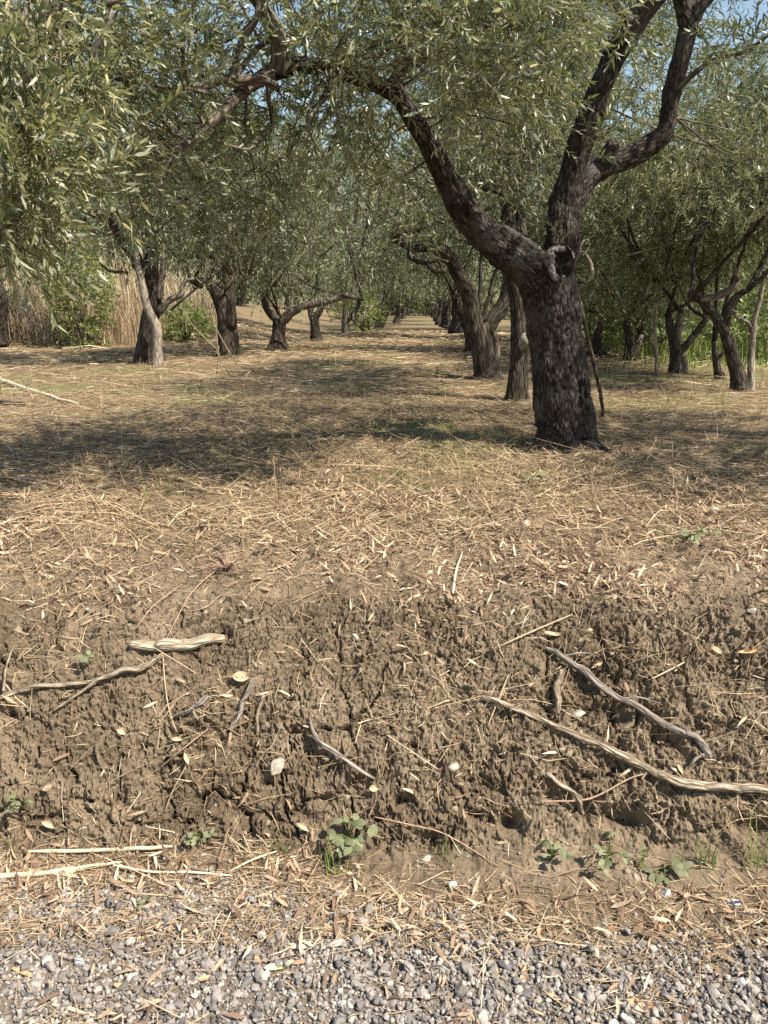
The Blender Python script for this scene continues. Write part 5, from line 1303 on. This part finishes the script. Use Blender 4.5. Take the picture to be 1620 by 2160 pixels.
# ================================================================== weeds
def weed(name, label, px, py, n, LL, LW, h, mat=M_weed, lod=8, seed=0, spread_=.1, stem=True):
    R2 = np.random.default_rng(700 + seed); p, nn = on_ground(px, py)
    t = thing(name, p, label, 'plant')
    for i in range(n):
        a = R2.uniform(0, 6.28); rr_ = spread_ * R2.uniform(.2, 1) ** .7
        tip = p + np.array([math.cos(a) * rr_ * R2.uniform(.3, 1.1), math.sin(a) * rr_ * .6 - .03, h * R2.uniform(.15, 1.25)])
        V, F, A, _, _ = tube([p, (p + tip) / 2 + np.array([0, 0, .012]), tip], [.0022, .0018, .0013], 5, .02, .1, 5, i, .3)
        g = Geo(); g.add(V, F); stm = obj('stem', g.mesh('stem', M_grass, p), t)
        k_ = 3
        d = np.stack([[math.cos(a + q) * .9, math.sin(a + q) * .9 - .2, R2.uniform(-.7, .5)] for q in (-1.1, R2.normal(0, .3), 1.1)])
        V, F = leaves(np.repeat(tip[None], k_, 0), d, np.array([[0, -.6, .9]] * k_) + R2.normal(0, .25, (k_, 3)), R2.uniform(.75, 1.1, k_) * LL, R2.uniform(.85, 1.1, k_) * LW, R2.uniform(.0, .35, k_), lod)
        for j in range(k_):
            fs = [f[(f >= j * 8).all(1) & (f < j * 8 + 8).all(1)] - j * 8 for f in F]
            obj('leaf', make_mesh('leaf', V[j * 8:j * 8 + 8] - p, fs, None, True, [mat]), stm)
    return t
weed('leafy_weed', 'leafy grey green weed at the centre foot of the bank', 735, 1775, 13, .034, .022, .075, seed=1, spread_=.085)
weed('leafy_weed', 'small yellow green seedling left of the log', 190, 1388, 4, .024, .015, .03, M_weed, seed=2, spread_=.02)
weed('leafy_weed', 'low green weed on the left of the verge', 428, 1768, 6, .021, .012, .03, seed=3, spread_=.05)
weed('leafy_weed', 'pale weed at the far left foot of the bank', 50, 1705, 5, .021, .013, .05, seed=5, spread_=.06)
weed('leafy_weed', 'grey green weed at the right foot of the bank under a small root', 1165, 1810, 5, .034, .014, .06, seed=6, spread_=.06)
weed('leafy_weed', 'dark leaved weed at the right foot of the bank', 1285, 1805, 6, .028, .015, .05, seed=7, spread_=.09)
weed('leafy_weed', 'jagged dark green weed below the right bank', 1400, 1835, 4, .040, .018, .03, seed=8, spread_=.04)
weed('leafy_weed', 'yellow green weed in the leaf litter at right', 1445, 1145, 8, .035, .018, .04, M_weed, seed=10, spread_=.09)
weed('leafy_weed', 'single green leaf pair at the gravel edge', 318, 1900, 2, .026, .011, .03, seed=12, spread_=.015)
weed('olive_sprig', 'fallen fresh olive sprig with pale leaves below the nearest trunk', 1130, 1012, 5, .060, .015, .02, M_weed, seed=13, spread_=.08)
def tuft(label, px, py, n, h, seed, mat=M_grass, lean=.5, w=.005, sp_=.03):
    R2 = np.random.default_rng(800 + seed); p, nn = on_ground(px, py)
    t = thing('grass_tuft', p, label, 'grass')
    for i in range(n):
        V, F = blades(R2, p[None] + np.array([[R2.normal(0, sp_), R2.normal(0, sp_ * .5), -.01]]), np.array([h * R2.uniform(.5, 1)]), np.array([w * R2.uniform(.7, 1.2)]), np.array([R2.uniform(-lean, lean)]), 4)
        obj('blade', make_mesh('blade', V - p, [F], None, True, [mat]), t)
tuft('green grass tuft at the right foot of the bank', 1490, 1830, 14, .13, 1)
tuft('tall green grass tuft near the right edge of the bank foot', 1575, 1825, 12, .20, 2)
tuft('small green grass tuft left of the leafy weed', 595, 1800, 9, .07, 3, lean=.7)
tuft('grass tuft growing up through the leafy weed', 700, 1840, 9, .13, 4, lean=.5)
tuft('green grass tuft in the leaf litter below the nearest tree', 975, 1095, 12, .10, 5)
tuft('small grass tuft beside the yellow green weed at right', 1400, 1140, 9, .08, 6)
tuft('green blades at the foot of the bank beside the dark cavity', 935, 1820, 7, .10, 7)
tuft('pale grass tuft at the far left of the verge', 20, 1790, 10, .05, 8, lean=.8)
tuft('grass tuft at the foot of the bank right of the dark leaved weed', 1345, 1820, 8, .11, 9)
